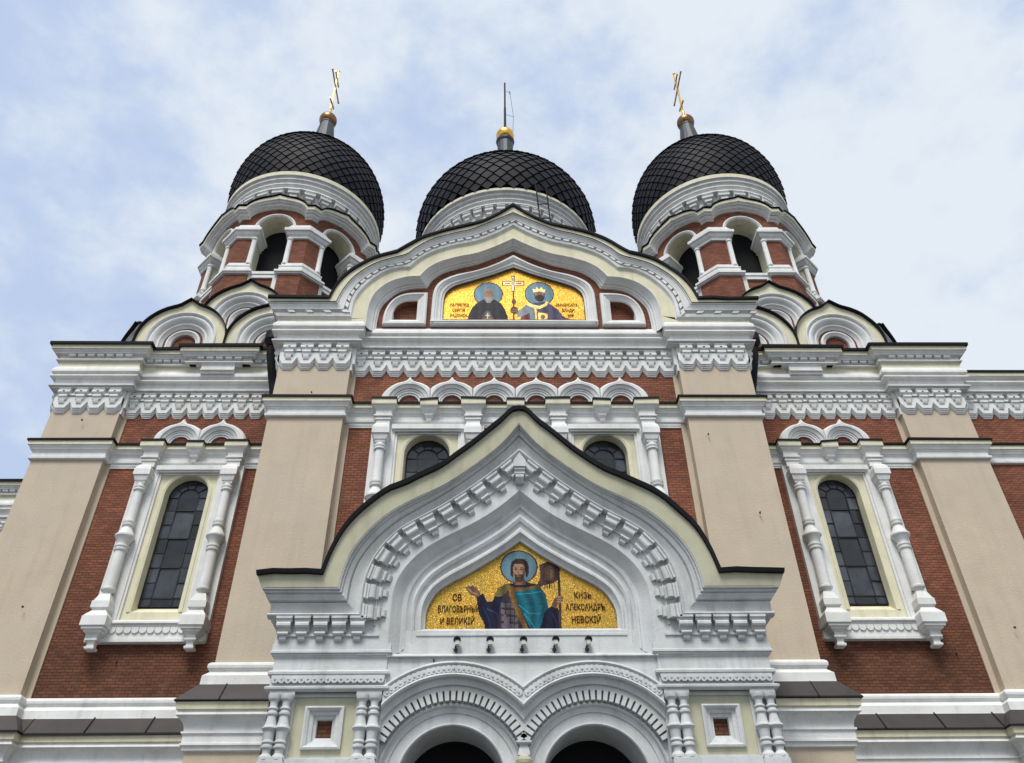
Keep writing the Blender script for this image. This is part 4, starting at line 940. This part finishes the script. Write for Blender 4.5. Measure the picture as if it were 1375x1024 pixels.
# lower mosaic: one haloed figure with a banner (drawn in a 1375 x 759 design grid)
def lo_map(x, z): return 672 + x/1.82*598, 600 - (z-7.60)/(9.45-7.60)*540
TE = (0.009, 0.105, 0.14); NV = (0.009, 0.010, 0.030); PU = (0.04, 0.032, 0.042)
lo = [(ell(662, 218, 124, 106), BR, .2), (ell(662, 218, 115, 98), (0.12, 0.22, 0.27), .18),
      # banner
      ([(795, 205), (850, 185), (915, 205), (915, 300), (880, 320), (780, 345), (778, 330), (800, 280)], (0.055, 0.028, 0.025), .45), ([(830, 225), (855, 205), (890, 225), (890, 280), (870, 298), (830, 300)], (0.10, 0.055, 0.035), .5), (ell(862, 262, 18, 30), (0.14, 0.07, 0.04), .4), (strip([(858, 225), (858, 300)], 8), (0.03, 0.05, 0.035), .3)] + \
     [(strip([(x, 318), (x, 352)], 5), BR, .3) for x in range(825, 905, 16)] + [
      (strip([(921, 200), (915, 600)], 17), (0.045, 0.028, 0.018), .35),
      # dark cloak and sleeve
      ([(445, 602), (440, 560), (405, 500), (395, 440), (385, 400), (430, 380), (455, 430), (490, 430), (505, 390), (525, 350), (570, 325), (620, 318), (720, 315), (790, 330), (830, 390), (845, 470), (868, 455), (900, 470), (905, 602)], NV, .45),
      ([(520, 602), (540, 450), (560, 380), (620, 370), (690, 602)], PU, .4)] + \
     [(strip([(545, y), (650, y+6)], 26), (0.11, 0.09, 0.10), .35) for y in (450, 490, 530, 570)] + [(strip([(x, 440), (x-4, 602)], 5), (0.02, 0.015, 0.02), .2) for x in (575, 605, 632)] + [
      ([(560, 480), (600, 560), (640, 602), (560, 602)], (0.10, 0.075, 0.10), .4),
      ([(500, 400), (530, 345), (575, 322), (610, 330), (580, 380), (540, 400)], (0.13, 0.10, 0.03), .4),
      # gold-brown border, teal mantle
      ([(585, 330), (640, 345), (700, 345), (785, 328), (800, 345), (700, 365), (640, 372), (655, 450), (720, 600), (690, 600), (640, 500), (600, 400)], (0.16, 0.085, 0.02), .45),
      ([(628, 372), (700, 362), (795, 345), (830, 400), (845, 465), (815, 500), (800, 560), (775, 598), (735, 598), (690, 520), (650, 450)], TE, .3),
      (strip([(640, 400), (700, 440), (760, 450), (820, 440)], 8), (0.006, 0.09, 0.13), .3), (strip([(660, 450), (720, 500), (790, 500)], 7), (0.02, 0.24, 0.30), .3), (strip([(820, 460), (790, 530), (765, 595)], 8), (0.006, 0.08, 0.12), .3), (strip([(690, 500), (730, 550), (760, 590)], 6), (0.02, 0.24, 0.30), .3), (strip([(650, 385), (740, 380), (800, 370)], 6), (0.02, 0.25, 0.31), .3),
      ([(845, 480), (905, 465), (905, 602), (880, 602), (850, 540)], NV, .4), (strip([(870, 500), (895, 560), (890, 600)], 8), (0.03, 0.035, 0.10), .3),
      (strip([(455, 470), (520, 500), (540, 590)], 10), (0.03, 0.035, 0.09), .3), (strip([(430, 460), (470, 540), (480, 600)], 8), (0.028, 0.03, 0.08), .3),
      # open hand
      ([(385, 400), (350, 388), (325, 362), (315, 335), (330, 342), (338, 330), (352, 342), (362, 328), (378, 345), (385, 335), (395, 355), (412, 380), (408, 400)], SKD, .25), (strip([(335, 350), (360, 375), (395, 388)], 12), SK, .2),
      # hand on the pole
      ([(865, 455), (880, 420), (900, 398), (935, 390), (942, 410), (935, 432), (905, 450), (890, 475)], SKD, .25), (strip([(900, 405), (938, 400)], 6), SK, .2), (strip([(900, 420), (938, 416)], 6), SK, .2), (strip([(898, 434), (932, 430)], 6), SK, .2),
      # neck and head
      ([(635, 290), (698, 290), (705, 330), (630, 330)], SKD, .2),
      ([(608, 270), (606, 215), (615, 185), (640, 168), (675, 164), (705, 172), (722, 195), (728, 230), (722, 270), (708, 285), (700, 230), (628, 230), (622, 285)], (0.03, 0.018, 0.014), .3),
      ([(622, 225), (632, 200), (690, 200), (702, 225), (702, 262), (688, 292), (665, 306), (645, 300), (630, 280)], SK, .16),
      ([(690, 215), (702, 225), (702, 262), (688, 292), (676, 300), (684, 260)], SKD, .2),
      ([(632, 262), (645, 268), (665, 264), (690, 266), (694, 285), (680, 308), (660, 316), (640, 306)], (0.05, 0.03, 0.022), .3), (strip([(648, 276), (672, 276)], 6), (0.20, 0.07, 0.05), .2),
      (strip([(630, 226), (650, 223)], 6), BR, .2), (strip([(668, 223), (690, 226)], 6), BR, .2), (strip([(634, 234), (648, 234)], 7), (0.02, 0.015, 0.015), .2), (strip([(670, 234), (685, 234)], 7), (0.02, 0.015, 0.015), .2), (strip([(660, 232), (654, 256), (664, 258)], 6), SKD, .2)]
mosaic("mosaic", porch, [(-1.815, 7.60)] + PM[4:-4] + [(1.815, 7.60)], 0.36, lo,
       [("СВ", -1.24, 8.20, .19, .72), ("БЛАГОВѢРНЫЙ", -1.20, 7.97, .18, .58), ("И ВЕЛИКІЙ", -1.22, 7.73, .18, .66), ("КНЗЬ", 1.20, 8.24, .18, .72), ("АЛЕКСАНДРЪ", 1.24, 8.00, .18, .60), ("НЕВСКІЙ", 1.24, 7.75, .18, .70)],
       lo_map, 0.0125, (0.56, 0.32, 0.06), 5, (0.40, 0.36, 0.08))  # darker, greener gold: reflected surroundings put into the tesserae colour

# ------------------------------------------------------------------ kokoshniks (keel gables) on the wings
def koko(F, cz, parent=church, k=1.0):
    """keel gable; k scales its size"""
    b = MB(F); bt = cz-17.3
    O = curve([[(1.37*k, -bt), (1.365*k, -0.3*k), (1.34*k, 0.20*k), (1.20*k, 0.62*k), (0.93*k, 0.98*k), (0.58*k, 1.22*k), (0.28*k, 1.36*k), (0.0, 1.58*k)]], [30]); O = [(a, z+cz) for a, z in O]; n = len(O)
    def ring(r, dz=0.0):
        o = []; r *= k
        for i in range(n):
            t = i/(n-1)
            if t < 0.12: o.append((-r, cz-bt*(1-t/0.12)+dz))
            elif t > 0.88: o.append((r, cz-bt*((t-0.88)/0.12)+dz))
            else: a = 180-180*(t-0.12)/0.76; o.append((r*math.cos(R(a)), cz+dz+r*math.sin(R(a))))
        return o
    b.loft([O, ring(1.06)], [0.0, 0.0], CREAM)
    rp = [(1.06, 0), (1.06, .04), (1.03, .06), (0.99, .03), (0.97, -.02), (.90, .0), (.85, -.02), (.80, -.07), (.76, -.13), (.74, -.14), (.72, -.12), (.69, -.12), (.67, -.16), (.63, -.20), (.60, -.22), (.60, -.26)]
    b.loft([ring(r) for r, _ in rp], [d for _, d in rp], WHITE)
    root = b.build("kokoshnik", parent)
    b = MB(F); b.loft([ring(.62), ring(.36)], [-.245, -.245], BRICK)
    b.prism([(-.4*k, cz-bt), (.4*k, cz-bt)] + arc(0, cz, .4*k, 0, 180, 10), -.36, -.33, BRICK)
    b.build("brick_infill", root)
    b = MB(F); rp = [(.52, -.25), (.52, -.20), (.50, -.18), (.46, -.18), (.44, -.20), (.40, -.22), (.36, -.25), (.36, -.34)]
    b.loft([ring(r) for r, _ in rp], [d for _, d in rp], WHITE); b.build("inner_arch", root)
    b = MB(F); Or = [(a*1.012, z+0.03) for a, z in O]
    b.loft([O, O, Or, Or], [0.0, 0.12, 0.13, -1.6], BLACKM); b.build("roof_edge", root)
    return root
TX, TY = 8.65, 4.5
for s in (-1, 1):
    koko(Frame(s*10.13, 0.05), 18.36); koko(Frame(s*7.39, 0.05), 18.36); koko(Frame(s*8.80, 0.95), 20.15)
    koko(Frame(s*11.95, 0.72, s*R(42)), 18.62, k=0.6)
    # vaulted sheet roof behind them
    b = MB(); b.F = lambda x, y, z: (x, y, z)
    x0, x1 = sorted((s*6.2, s*12.6)); v = b.vs([(x0, 0.5, 17.46), (x1, 0.5, 17.46), (x1, 9, 17.5), (x0, 9, 17.5), (s*TX-2.6, 1.9, 20.9), (s*TX+2.6, 1.9, 20.9), (s*TX+2.6, 7, 20.9), (s*TX-2.6, 7, 20.9)])
    for f in ((0,1,5,4), (1,2,6,5), (2,3,7,6), (3,0,4,7), (4,5,6,7)): b.face([v[i] for i in f], BLACKM)
    b.build("wing_roof", church)

# ------------------------------------------------------------------ domes
def dome_profile(rm, z0, zt, rn):
    h = zt-z0
    P = [(rm*.95, z0), (rm*.985, z0+.12*h), (rm, z0+.25*h), (rm*.97, z0+.42*h), (rm*.87, z0+.60*h), (rm*.68, z0+.77*h), (rm*.42, z0+.90*h), (rm*.22, z0+.965*h), (rn, zt+0.1)]
    return P
def scaled_dome(prof, N, lift, start=-0.2):
    """onion skin of overlapping lozenge sheets"""
    b = MB(); b.F = lambda x, y, z: (x, y, z)
    C = catmull(prof, 240)
    b.lathe(0, 0, [(r-0.02, z) for r, z in catmull(prof, 40)], TILEB, n=N)
    Ls = [0]
    for a, c in zip(C[:-1], C[1:]): Ls.append(Ls[-1]+math.hypot(c[0]-a[0], c[1]-a[1]))
    def at(s):
        s = max(0, min(Ls[-1]-1e-4, s)); j = next(i for i in range(len(Ls)-1) if Ls[i+1] >= s); f = (s-Ls[j])/(Ls[j+1]-Ls[j]+1e-9)
        r = C[j][0]+(C[j+1][0]-C[j][0])*f; z = C[j][1]+(C[j+1][1]-C[j][1])*f
        dr, dz = C[j+1][0]-C[j][0], C[j+1][1]-C[j][1]; l = math.hypot(dr, dz); return r, z, dz/l, -dr/l
    s_ = start; row = 0; rm = max(r for r, z in prof)
    while s_ < Ls[-1]-0.3:
        r0 = at(s_)[0]; w = 2*math.pi*max(r0, 0.42*rm)/N; hgt = w*0.53
        dt = math.pi/N*0.93
        for i in range(N):
            t = 2*math.pi*(i+0.5*(row % 2))/N; j = random.uniform(-.006, .006)
            def P(ds, da, off):
                r, z, nr, nz = at(s_+ds); return ((r+nr*off)*math.cos(t+da), (r+nr*off)*math.sin(t+da), z+nz*off)
            top = P(hgt*0.86, 0, lift*.15); lf = P(0, -dt, lift*.55+j); rt_ = P(0, dt, lift*.55+j); bt = P(-hgt*0.90, 0, lift+j)
            lf2 = P(0, -dt, 0); rt2 = P(0, dt, 0); bt2 = P(-hgt*0.90, 0, 0)
            v = b.vs([top, lf, bt, rt_, lf2, bt2, rt2])
            b.face((v[0], v[1], v[2], v[3]), TILE); b.face((v[1], v[4], v[5], v[2]), TILEB); b.face((v[2], v[5], v[6], v[3]), TILEB)
        s_ += hgt; row += 1
    return b
def local(b, name, parent, **k): return b.build(name, parent, **k)

# ------------------------------------------------------------------ bell towers
AP = 3.05; HS = AP*math.tan(R(22.5))
def tower():
    body = MB(); op_r = 0.64
    for k in range(8):
        th = R(45*k); F = Frame(AP*math.sin(th), -AP*math.cos(th), th); body.F = F
        hole = [(-op_r, 22.60), (op_r, 22.60)] + arc(0, 24.98, op_r, 0, 180, 16)
        body.prism([(-HS, 19.5), (HS, 19.5), (HS, 26.0), (-HS, 26.0)], 0.0, 0.0, BRICK, holes=[hole])
        # vault and jambs
        ph = hole
        body.grid([[(a, 0.0, z) for a, z in ph], [(a, -0.75, z) for a, z in ph]], CREAM, close=True)
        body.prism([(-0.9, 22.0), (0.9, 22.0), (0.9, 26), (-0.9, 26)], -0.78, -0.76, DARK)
    root = body.build("bell_tower")
    def ch(b, n, **k): return b.build(n, root, **k)
    # pedestals, bases, colonnettes, capitals round each corner
    for k in range(8):
        a = R(22.5+45*k); Rv = AP/math.cos(R(22.5)); vx, vy = Rv*math.sin(a), -Rv*math.cos(a)
        t0, t1 = R(45*k), R(45*(k+1))
        pw = HS-op_r-0.0
        A = (vx-math.cos(t0)*pw, vy-math.sin(t0)*pw); B = (vx+math.cos(t1)*pw, vy+math.sin(t1)*pw)
        A2 = (A[0]-math.sin(t0)*0.7, A[1]+math.cos(t0)*0.7); B2 = (B[0]-math.sin(t1)*0.7, B[1]+math.cos(t1)*0.7)
        path = [A2, A, (vx, vy), B, B2]
        b = MB(); b.sweep(path, [(0.0, 24.38), (0.07, 24.39), (0.08, 24.43), (0.05, 24.46), (0.06, 24.50), (0.12, 24.56), (0.15, 24.64), (0.16, 24.67), (0.22, 24.69), (0.22, 24.82), (0.20, 24.84), (0.13, 24.90), (0.11, 24.98), (0.07, 25.0), (0.06, 25.10), (0.0, 25.14)], WHITE); ch(b, "capital")
        b = MB(); b.sweep(path, [(0.12, 22.45), (0.19, 22.47), (0.20, 22.52), (0.24, 22.53), (0.24, 22.62), (0.19, 22.67), (0.14, 22.72), (0.13, 22.85), (0.15, 22.87), (0.15, 22.91), (0.09, 22.97), (0.08, 23.08), (0.0, 23.12)], WHITE); ch(b, "pedestal_moulding")
        b = MB(); b.sweep(path, [(0.0, 22.46), (0.12, 22.46), (0.12, 21.3), (0.17, 21.28), (0.2, 21.2), (0.2, 20.9), (0.2, 19.5)], [BRICK, BRICK, WHITE, WHITE, WHITE, BRICK]); ch(b, "pedestal")
        for (qx, qy) in (A, B):
            b = MB(); b.F = lambda x, y, z: (x, y, z); b.lathe(qx, qy, [(0.11, 23.05), (0.125, 23.10), (0.11, 23.14), (0.095, 23.2), (0.09, 24.30), (0.12, 24.34), (0.12, 24.40)], WHITE, n=12); ch(b, "colonnette")
    for k in range(8):
        th = R(45*k); F = Frame(AP*math.sin(th), -AP*math.cos(th), th)
        # parapet panel between pedestals
        b = MB(F)
        b.box(-0.66, 0.66, -0.3, 0.10, 22.52, 22.64, WHITE)
        b.prism([(-0.52, 21.75), (0.52, 21.75), (0.52, 22.52), (-0.52, 22.52)], 0, 0.07, WHITE, holes=[[(-0.36, 21.9), (0.36, 21.9), (0.36, 22.36), (-0.36, 22.36)]])
        ch(b, "parapet")
        # archivolt
        b = MB(F)
        def half(r, h0=24.98): return [(-r, 24.9)] + arc(0, h0, r, 180, 0, 20) + [(r, 24.9)]
        b.loft([half(r) for r in (.76, .76, .74, .70, .68, .66, .635)], [0, .06, .08, .08, .05, .06, 0.0], WHITE); ch(b, "archivolt")
        # keel cornice: brick band, white moulding, cream fascia, black roof edge
        def kc(hw, zf, e, za):      # e: 0 round arch line, 1 straighter keel line
            h = za-zf; A = [(.77, .32), (.64, .62), (.42, .83), (.20, .93), (.07, .965)]; B = [(.70, .30), (.54, .54), (.34, .72), (.16, .84), (.06, .92)]
            return curve([[(hw, zf), (hw*.80, zf)], [(hw*.80, zf)] + [(hw*(p[0]*(1-e)+q[0]*e), zf+h*(p[1]*(1-e)+q[1]*e)) for p, q in zip(A, B)] + [(0.0, za)]], [4, 20])
        def hwv(d): return (AP+d)*math.tan(R(22.5))
        deps = [0.0, .07, .09, .07, .06, .16, .20, .17, .16, .25, .28, .27, .34, .35, .40]
        zs = [0, 0, .03, .05, .10, .13, .20, .22, .25, .27, .33, .35, .37, .61, .67]
        cur = []
        for d, q in zip(deps, zs):
            zf = 25.46+q*0.58; cur.append(kc(hwv(d), zf, min(1, q/0.6), 26.03+q*0.72))
        b = MB(F); ms = [WHITE]*11 + [CREAM, CREAM, BLACKM]
        ms = [WHITE]*12 + [CREAM, BLACKM]
        b.loft(cur, deps, ms)
        b.loft([cur[-1], [(a, z+0.02) for a, z in cur[-1]], [(a*0.9, z+0.10) for a, z in cur[-1]]], [deps[-1], deps[-1]+.01, -0.30], BLACKM)
        ch(b, "keel_cornice")
    # drum
    b = MB(); b.F = lambda x, y, z: (x, y, z)
    b.lathe(0, 0, [(2.74, 25.6), (2.74, 26.72)], BRICK, n=64)
    b.lathe(0, 0, [(2.74, 26.72), (2.78, 26.73), (2.78, 26.77), (2.76, 26.79), (2.76, 27.40), (2.99, 27.41), (2.99, 27.46), (2.94, 27.47), (2.90, 27.50), (2.92, 27.56), (2.98, 27.61), (3.03, 27.63), (3.03, 27.68), (2.98, 27.70), (2.99, 27.76), (3.06, 27.82), (3.10, 27.83), (3.10, 27.89), (3.05, 27.90), (3.10, 27.97), (3.18, 28.0), (3.18, 28.03), (3.18, 28.20), (3.0, 28.25)], [WHITE]*21 + [CREAM, WHITE], n=72)
    ch(b, "drum")
    n = 30
    for (nm) in ("corbel",):
        b = MB()
        for i in range(n):
            th = 2*math.pi*(i+.5)/n; b.F = Frame(2.76*math.sin(th), -2.76*math.cos(th), th)
            b.exprof([(0.0, 27.40), (0.27, 27.40), (0.27, 27.34), (0.22, 27.33), (0.22, 27.24), (0.27, 27.20), (0.26, 27.13), (0.16, 27.07), (0, 27.06)], -0.215, 0.215, WHITE)
            b.exprof([(0.0, 27.07), (0.21, 27.06), (0.20, 26.97), (0.15, 26.93), (0, 26.92)], -0.14, 0.14, WHITE)
            b.exprof([(0.0, 26.92), (0.14, 26.92), (0.12, 26.85), (0.08, 26.81), (0, 26.80)], -0.08, 0.08, WHITE)
    ch(b, "corbel_ring")
    b = scaled_dome(dome_profile(3.22, 28.15, 33.3, 0.42), 46, 0.06); ch(b, "dome", sharp=15)
    b = MB(); b.F = lambda x, y, z: (x, y, z)
    b.lathe(0, 0, [(0.80, 33.0), (0.66, 33.5), (0.54, 34.2), (0.45, 34.9), (0.38, 35.5), (0.33, 35.85), (0.35, 35.87), (0.35, 35.95), (0.2, 35.98)], LEADM, n=16); ch(b, "neck", sharp=15)
    b = MB(); b.F = lambda x, y, z: (x, y, z)
    b.lathe(0, 0, [(0.42*math.sin(R(a)), 36.27-0.42*math.cos(R(a))) for a in range(2, 180, 8)], OLDGOLD, n=24); ch(b, "finial_ball", sharp=40)
    # cross: arms along y
    b = MB(); b.F = lambda x, y, z: (x, y, z)
    def bx(x0, x1, y0, y1, z0, z1): 
        v = b.vs([(x0,y0,z0),(x1,y0,z0),(x1,y1,z0),(x0,y1,z0),(x0,y0,z1),(x1,y0,z1),(x1,y1,z1),(x0,y1,z1)])
        for f in ((0,1,2,3),(7,6,5,4),(0,4,5,1),(1,5,6,2),(2,6,7,3),(3,7,4,0)): b.face([v[i] for i in f], GOLD)
    w = 0.036
    bx(-w, w, -w, w, 36.63, 40.53); bx(-w*.8, w*.8, -.92, .92, 39.16, 39.25); bx(-w*.8, w*.8, -.46, .46, 39.82, 39.90)
    v = b.vs([(-w*.8, -.42, 37.52), (w*.8, -.42, 37.52), (w*.8, .42, 37.82), (-w*.8, .42, 37.82), (-w*.8, -.42, 37.65), (w*.8, -.42, 37.65), (w*.8, .42, 37.95), (-w*.8, .42, 37.95)])
    for f in ((0,1,2,3),(7,6,5,4),(0,4,5,1),(1,5,6,2),(2,6,7,3),(3,7,4,0)): b.face([v[i] for i in f], GOLD)
    for (y, z, r) in ((0, 40.56, .07), (-.94, 39.20, .055), (.94, 39.20, .055)):
        rows = [(r*math.sin(R(a)), z-r*math.cos(R(a))) for a in range(2, 180, 22)]; b.lathe(0, y, rows, GOLD, n=10)
    b.lathe(0, 0, [(0.05, 36.66), (0.12, 36.70), (0.12, 36.77), (0.06, 36.85), (0.07, 37.2), (0.04, 37.3)], GOLD, n=12)
    ch(b, "cross")
    return root
tw = tower(); tw.parent = church; tw.location = (-TX, TY, 0)
t2 = tw.copy(); S.collection.objects.link(t2); t2.parent = church; t2.location = (TX, TY, 0)
for c in list(tw.children):
    d = c.copy(); S.collection.objects.link(d); d.parent = t2

# ------------------------------------------------------------------ central dome
CY = 13.0
b = MB(); b.F = lambda x, y, z: (x, y, z)
b.lathe(0, 0, [(4.28, 20.0), (4.28, 33.8), (4.33, 33.82), (4.33, 33.92), (4.28, 33.94), (4.28, 34.93), (4.60, 34.94), (4.60, 35.01), (4.50, 35.03), (4.48, 35.12), (4.56, 35.22), (4.64, 35.24), (4.64, 35.31), (4.56, 35.33), (4.60, 35.42), (4.72, 35.48), (4.74, 35.49), (4.74, 35.56), (4.68, 35.58), (4.76, 35.66), (4.88, 35.68), (4.88, 35.71), (4.88, 35.85), (4.5, 35.95)], [WHITE]*21 + [CREAM, WHITE], n=96)
cd = b.build("central_dome", church); cd.location = (0, CY, 0)
b = MB(); n = 46
for i in range(n):
    th = 2*math.pi*(i+.5)/n; b.F = Frame(4.28*math.sin(th), -4.28*math.cos(th), th)
    b.exprof([(0, 34.93), (0.29, 34.93), (0.29, 34.86), (0.23, 34.85), (0.23, 34.73), (0.29, 34.69), (0.28, 34.60), (0.15, 34.52), (0, 34.50)], -0.215, 0.215, WHITE)
    b.exprof([(0, 34.52), (0.20, 34.51), (0.19, 34.38), (0.12, 34.32), (0, 34.30)], -0.13, 0.13, WHITE)
b.build("corbel_ring", cd)
b = scaled_dome(dome_profile(5.06, 35.75, 42.1, 0.6), 46, 0.095, 0.40); b.build("dome", cd, sharp=15)
b = MB(); b.F = lambda x, y, z: (x, y, z)
b.lathe(0, 0, [(0.9, 41.7), (0.66, 42.3), (0.54, 43.2), (0.50, 45.4), (0.50, 46.3), (0.58, 46.45), (0.60, 46.6), (0.52, 46.7), (0.2, 46.72)], LEADM, n=14); b.build("neck", cd, sharp=15)
b = MB(); b.F = lambda x, y, z: (x, y, z)
b.lathe(0, 0, [(0.58*math.sin(R(a)), 47.22-0.58*math.cos(R(a))) for a in range(2, 180, 8)], mat("gilded_ball", (0.75, 0.42, 0.08), 0.3, metal=1.0, var=0.4, vscale=4, bump=0.5, bscale=7), n=24); b.build("finial_ball", cd, sharp=40)
b = MB(); b.F = lambda x, y, z: (x, y, z)
b.lathe(0, 0, [(0.085, 47.7), (0.075, 50.4), (0.06, 50.45), (0.055, 53.35), (0.0, 53.4)], BLACKM, n=10)
def rod(b, p, q, r, m, n=6):
    p, q = Vector(p), Vector(q); d = (q-p).normalized(); a = d.orthogonal().normalized(); c = d.cross(a)
    rows = [[tuple(e + a*r*math.cos(2*math.pi*i/n) + c*r*math.sin(2*math.pi*i/n)) for i in range(n)] for e in (p, q)]
    b.grid(rows, m, close=True)
b.build("mast", cd)
b = MB(); b.F = lambda x, y, z: (x, y, z)
rod(b, (0.05, 0, 52.3), (0.33, 0, 52.25), 0.014, BLACKM); rod(b, (0.33, 0, 52.35), (0.36, 0, 52.0), 0.028, BLACKM)
rod(b, (0.36, 0, 52.0), (0.56, 0, 49.4), 0.013, BLACKM); rod(b, (0.56, 0, 49.4), (0.5, 0, 47.6), 0.013, BLACKM); rod(b, (0.05, 0, 49.6), (0.58, 0, 49.35), 0.013, BLACKM)
b.build("stay_wire", cd)

# ladder leaning on the central cornice
b = MB(); b.F = lambda x, y, z: (x, y, z)
rod(b, (1.46, 7.95, 36.2), (1.72, 8.45, 32.6), 0.035, BLACKM); rod(b, (1.98, 7.95, 36.2), (2.22, 8.45, 32.6), 0.035, BLACKM)
for i in range(4):
    t = 0.18+0.26*i; rod(b, (1.46+.26*t, 7.95+.5*t, 36.2-3.6*t), (1.98+.24*t, 7.95+.5*t, 36.2-3.6*t), 0.03, BLACKM)
b.build("roof_ladder", label="thin black metal ladder leaning on the white cornice under the middle dome", category="ladder")

# ------------------------------------------------------------------ side parts seen past the corners
b = MB(Frame(0, 0)); b.box(XC+0.002, 26, -0.8, 0.06-0.06, 0, 16.6, BRICK); ann = b.build("side_wall", church)
sp1 = [(XC+0.003, 0.0), (26, 0.0)]
b = MB(); b.sweep(sp1, strp, strm); b.build("string_course", church)
b = MB(); b.sweep(sp1, frz[:15] + [(0.30, 16.59), (0.34, 16.63), (0.34, 16.74), (0.38, 16.735), (0.385, 16.80), (-1.2, 16.95)], [WHITE]*16 + [CREAM] + [BLACKM]*3); b.build("frieze", church)
corbel_run([(XC+0.003, 0.0), (25.9, 0.0)]).build("corbel_table", church)
b = MB(); b.sweep(sp1, basep, bm_[:len(basep)-1]); b.build("base_cornice", church)
YL = 7.3
b = MB(Frame(0, YL)); b.box(-26, -XC+0.5, -0.8, 0.0, 0, 17.3, BRICK); b.build("transept_wall", church)
sp2_ = [(-26, YL), (-XC+0.45, YL)]
b = MB(); b.sweep(sp2_, atp, atm); b.build("attic_cornice", church)
b = MB(); b.sweep(sp2_, frz, frm); b.build("frieze", church)
b = MB(); b.sweep(sp2_, strp, strm); b.build("string_course", church)
corbel_run([(-19.5, YL), (-XC+0.45, YL)]).build("corbel_table", church)
b = MB()
for i in range(22): b.at(-18.7+0.26*i, YL); b.exprof([(0.2, 17.11), (0.31, 17.115), (0.34, 17.14), (0.34, 17.203), (0.2, 17.203)], -0.095, 0.095, WHITE)
b.build("dentils", church)

# ------------------------------------------------------------------ rain pipes where wing and centre meet
def pipe(b, pts, r, m=BLACKM, n=14):
    P = [Vector(p) for p in pts]; rows = []
    for i, p in enumerate(P):
        d = ((P[min(i+1, len(P)-1)]-P[max(i-1, 0)])).normalized(); a = d.cross(Vector((1, 0.2, 0.1))).normalized(); c = d.cross(a)
        rr = r[i] if isinstance(r, list) else r
        rows.append([tuple(p+a*rr*math.cos(2*math.pi*k/n)+c*rr*math.sin(2*math.pi*k/n)) for k in range(n)])
    b.grid(rows, m, close=True); b.face(b.vs(rows[0]), m); b.face(b.vs(rows[-1]), m)
for s in (-1, 1):
    b = MB(); b.F = lambda x, y, z: (x, y, z)
    x = s*6.95
    pipe(b, [(x, -0.95, 17.62), (x, -0.95, 17.36), (x, -0.95, 17.30), (x-s*.02, -0.95, 17.18)], [0.24, 0.24, 0.20, 0.15])
    pipe(b, [(x, -0.95, 17.3), (x-s*.02, -0.93, 16.9), (x-s*.12, -0.72, 16.3), (x-s*.20, -0.60, 15.9), (x-s*.30, -0.56, 15.3), (x-s*.32, -0.50, 14.6), (x-s*.33, -0.50, 7.8)], 0.125)
    b.build("rain_pipe", church)

# ------------------------------------------------------------------ small floodlights under the porch mosaic
names = ["leftmost of the five small floodlights on the ledge under the porch mosaic", "second floodlight from the left on the ledge under the porch mosaic",
         "middle one of the five small floodlights under the porch mosaic", "fourth floodlight from the left on the ledge under the porch mosaic",
         "rightmost of the five small floodlights on the ledge under the porch mosaic"]
def flood():
    root = empty("floodlight", (0, 0, 0), label=names[0], category="floodlight", group="floodlights under the porch mosaic")
    b = MB(); b.F = Frame(0, 0)
    b.box(-0.055, 0.055, 0.02, 0.20, 0.02, 0.15, LAMPM, taper=0.012); b.box(-0.048, 0.048, 0.20, 0.215, 0.03, 0.12, LAMPM)
    b.build("housing", root)
    b = MB(); b.F = Frame(0, 0)
    a = arc(0, 0.13, 0.075, 180, 0, 10); o2 = arc(0, 0.13, 0.095, 180, 0, 10)
    b.grid([[(u, 0.02, z) for u, z in o2], [(u, 0.26, z) for u, z in o2], [(u, 0.26, z) for u, z in a], [(u, 0.02, z) for u, z in a]], LEADBAR); b.build("visor", root)
    b = MB(); b.F = Frame(0, 0)
    b.box(-0.06, -0.02, -0.07, 0.12, -0.07, 0.02, LEADBAR); b.box(-0.09, 0.01, 0.05, 0.13, -0.10, -0.05, LEADBAR); b.box(-0.04, -0.02, -0.09, 0.02, -0.16, -0.09, LEADBAR)
    b.box(-0.13, -0.08, 0.0, 0.03, -0.02, 0.02, LAMPM)
    b.build("bracket", root)
    return root
fl = flood()
for i, x in enumerate((-1.19, -0.59, 0.02, 0.61, 1.21)):
    o = fl if i == 0 else fl.copy()
    if i:
        S.collection.objects.link(o)
        for c in list(fl.children): d = c.copy(); S.collection.objects.link(d); d.parent = o
    o['label'] = names[i]; o.location = (x, PY+0.10, 7.17); o.scale = (0.72, 0.72, 0.72)

# survey pins and hooks on the plaster
for (x, d, z) in ((-11.9, 0.35, 15.0), (-11.6, .35, 9.6), (-5.2, 2.25, 14.5), (4.75, 2.25, 13.2), (5.6, 2.25, 11.0), (5.2, 2.25, 9.6), (11.7, 0.35, 9.0), (-9.2, 0.0, 8.4), (10.3, 0.0, 8.5), (-1.6, 4.2, 6.9), (1.45, 4.2, 6.86)):
    b = MB(Frame(0, 0)); b.box(x-0.012, x+0.012, d-0.02, d+0.05, z, z+0.025, LEADBAR); b.box(x-0.008, x+0.008, d+0.03, d+0.05, z-0.035, z, LEADBAR); b.build("wall_hook", church)
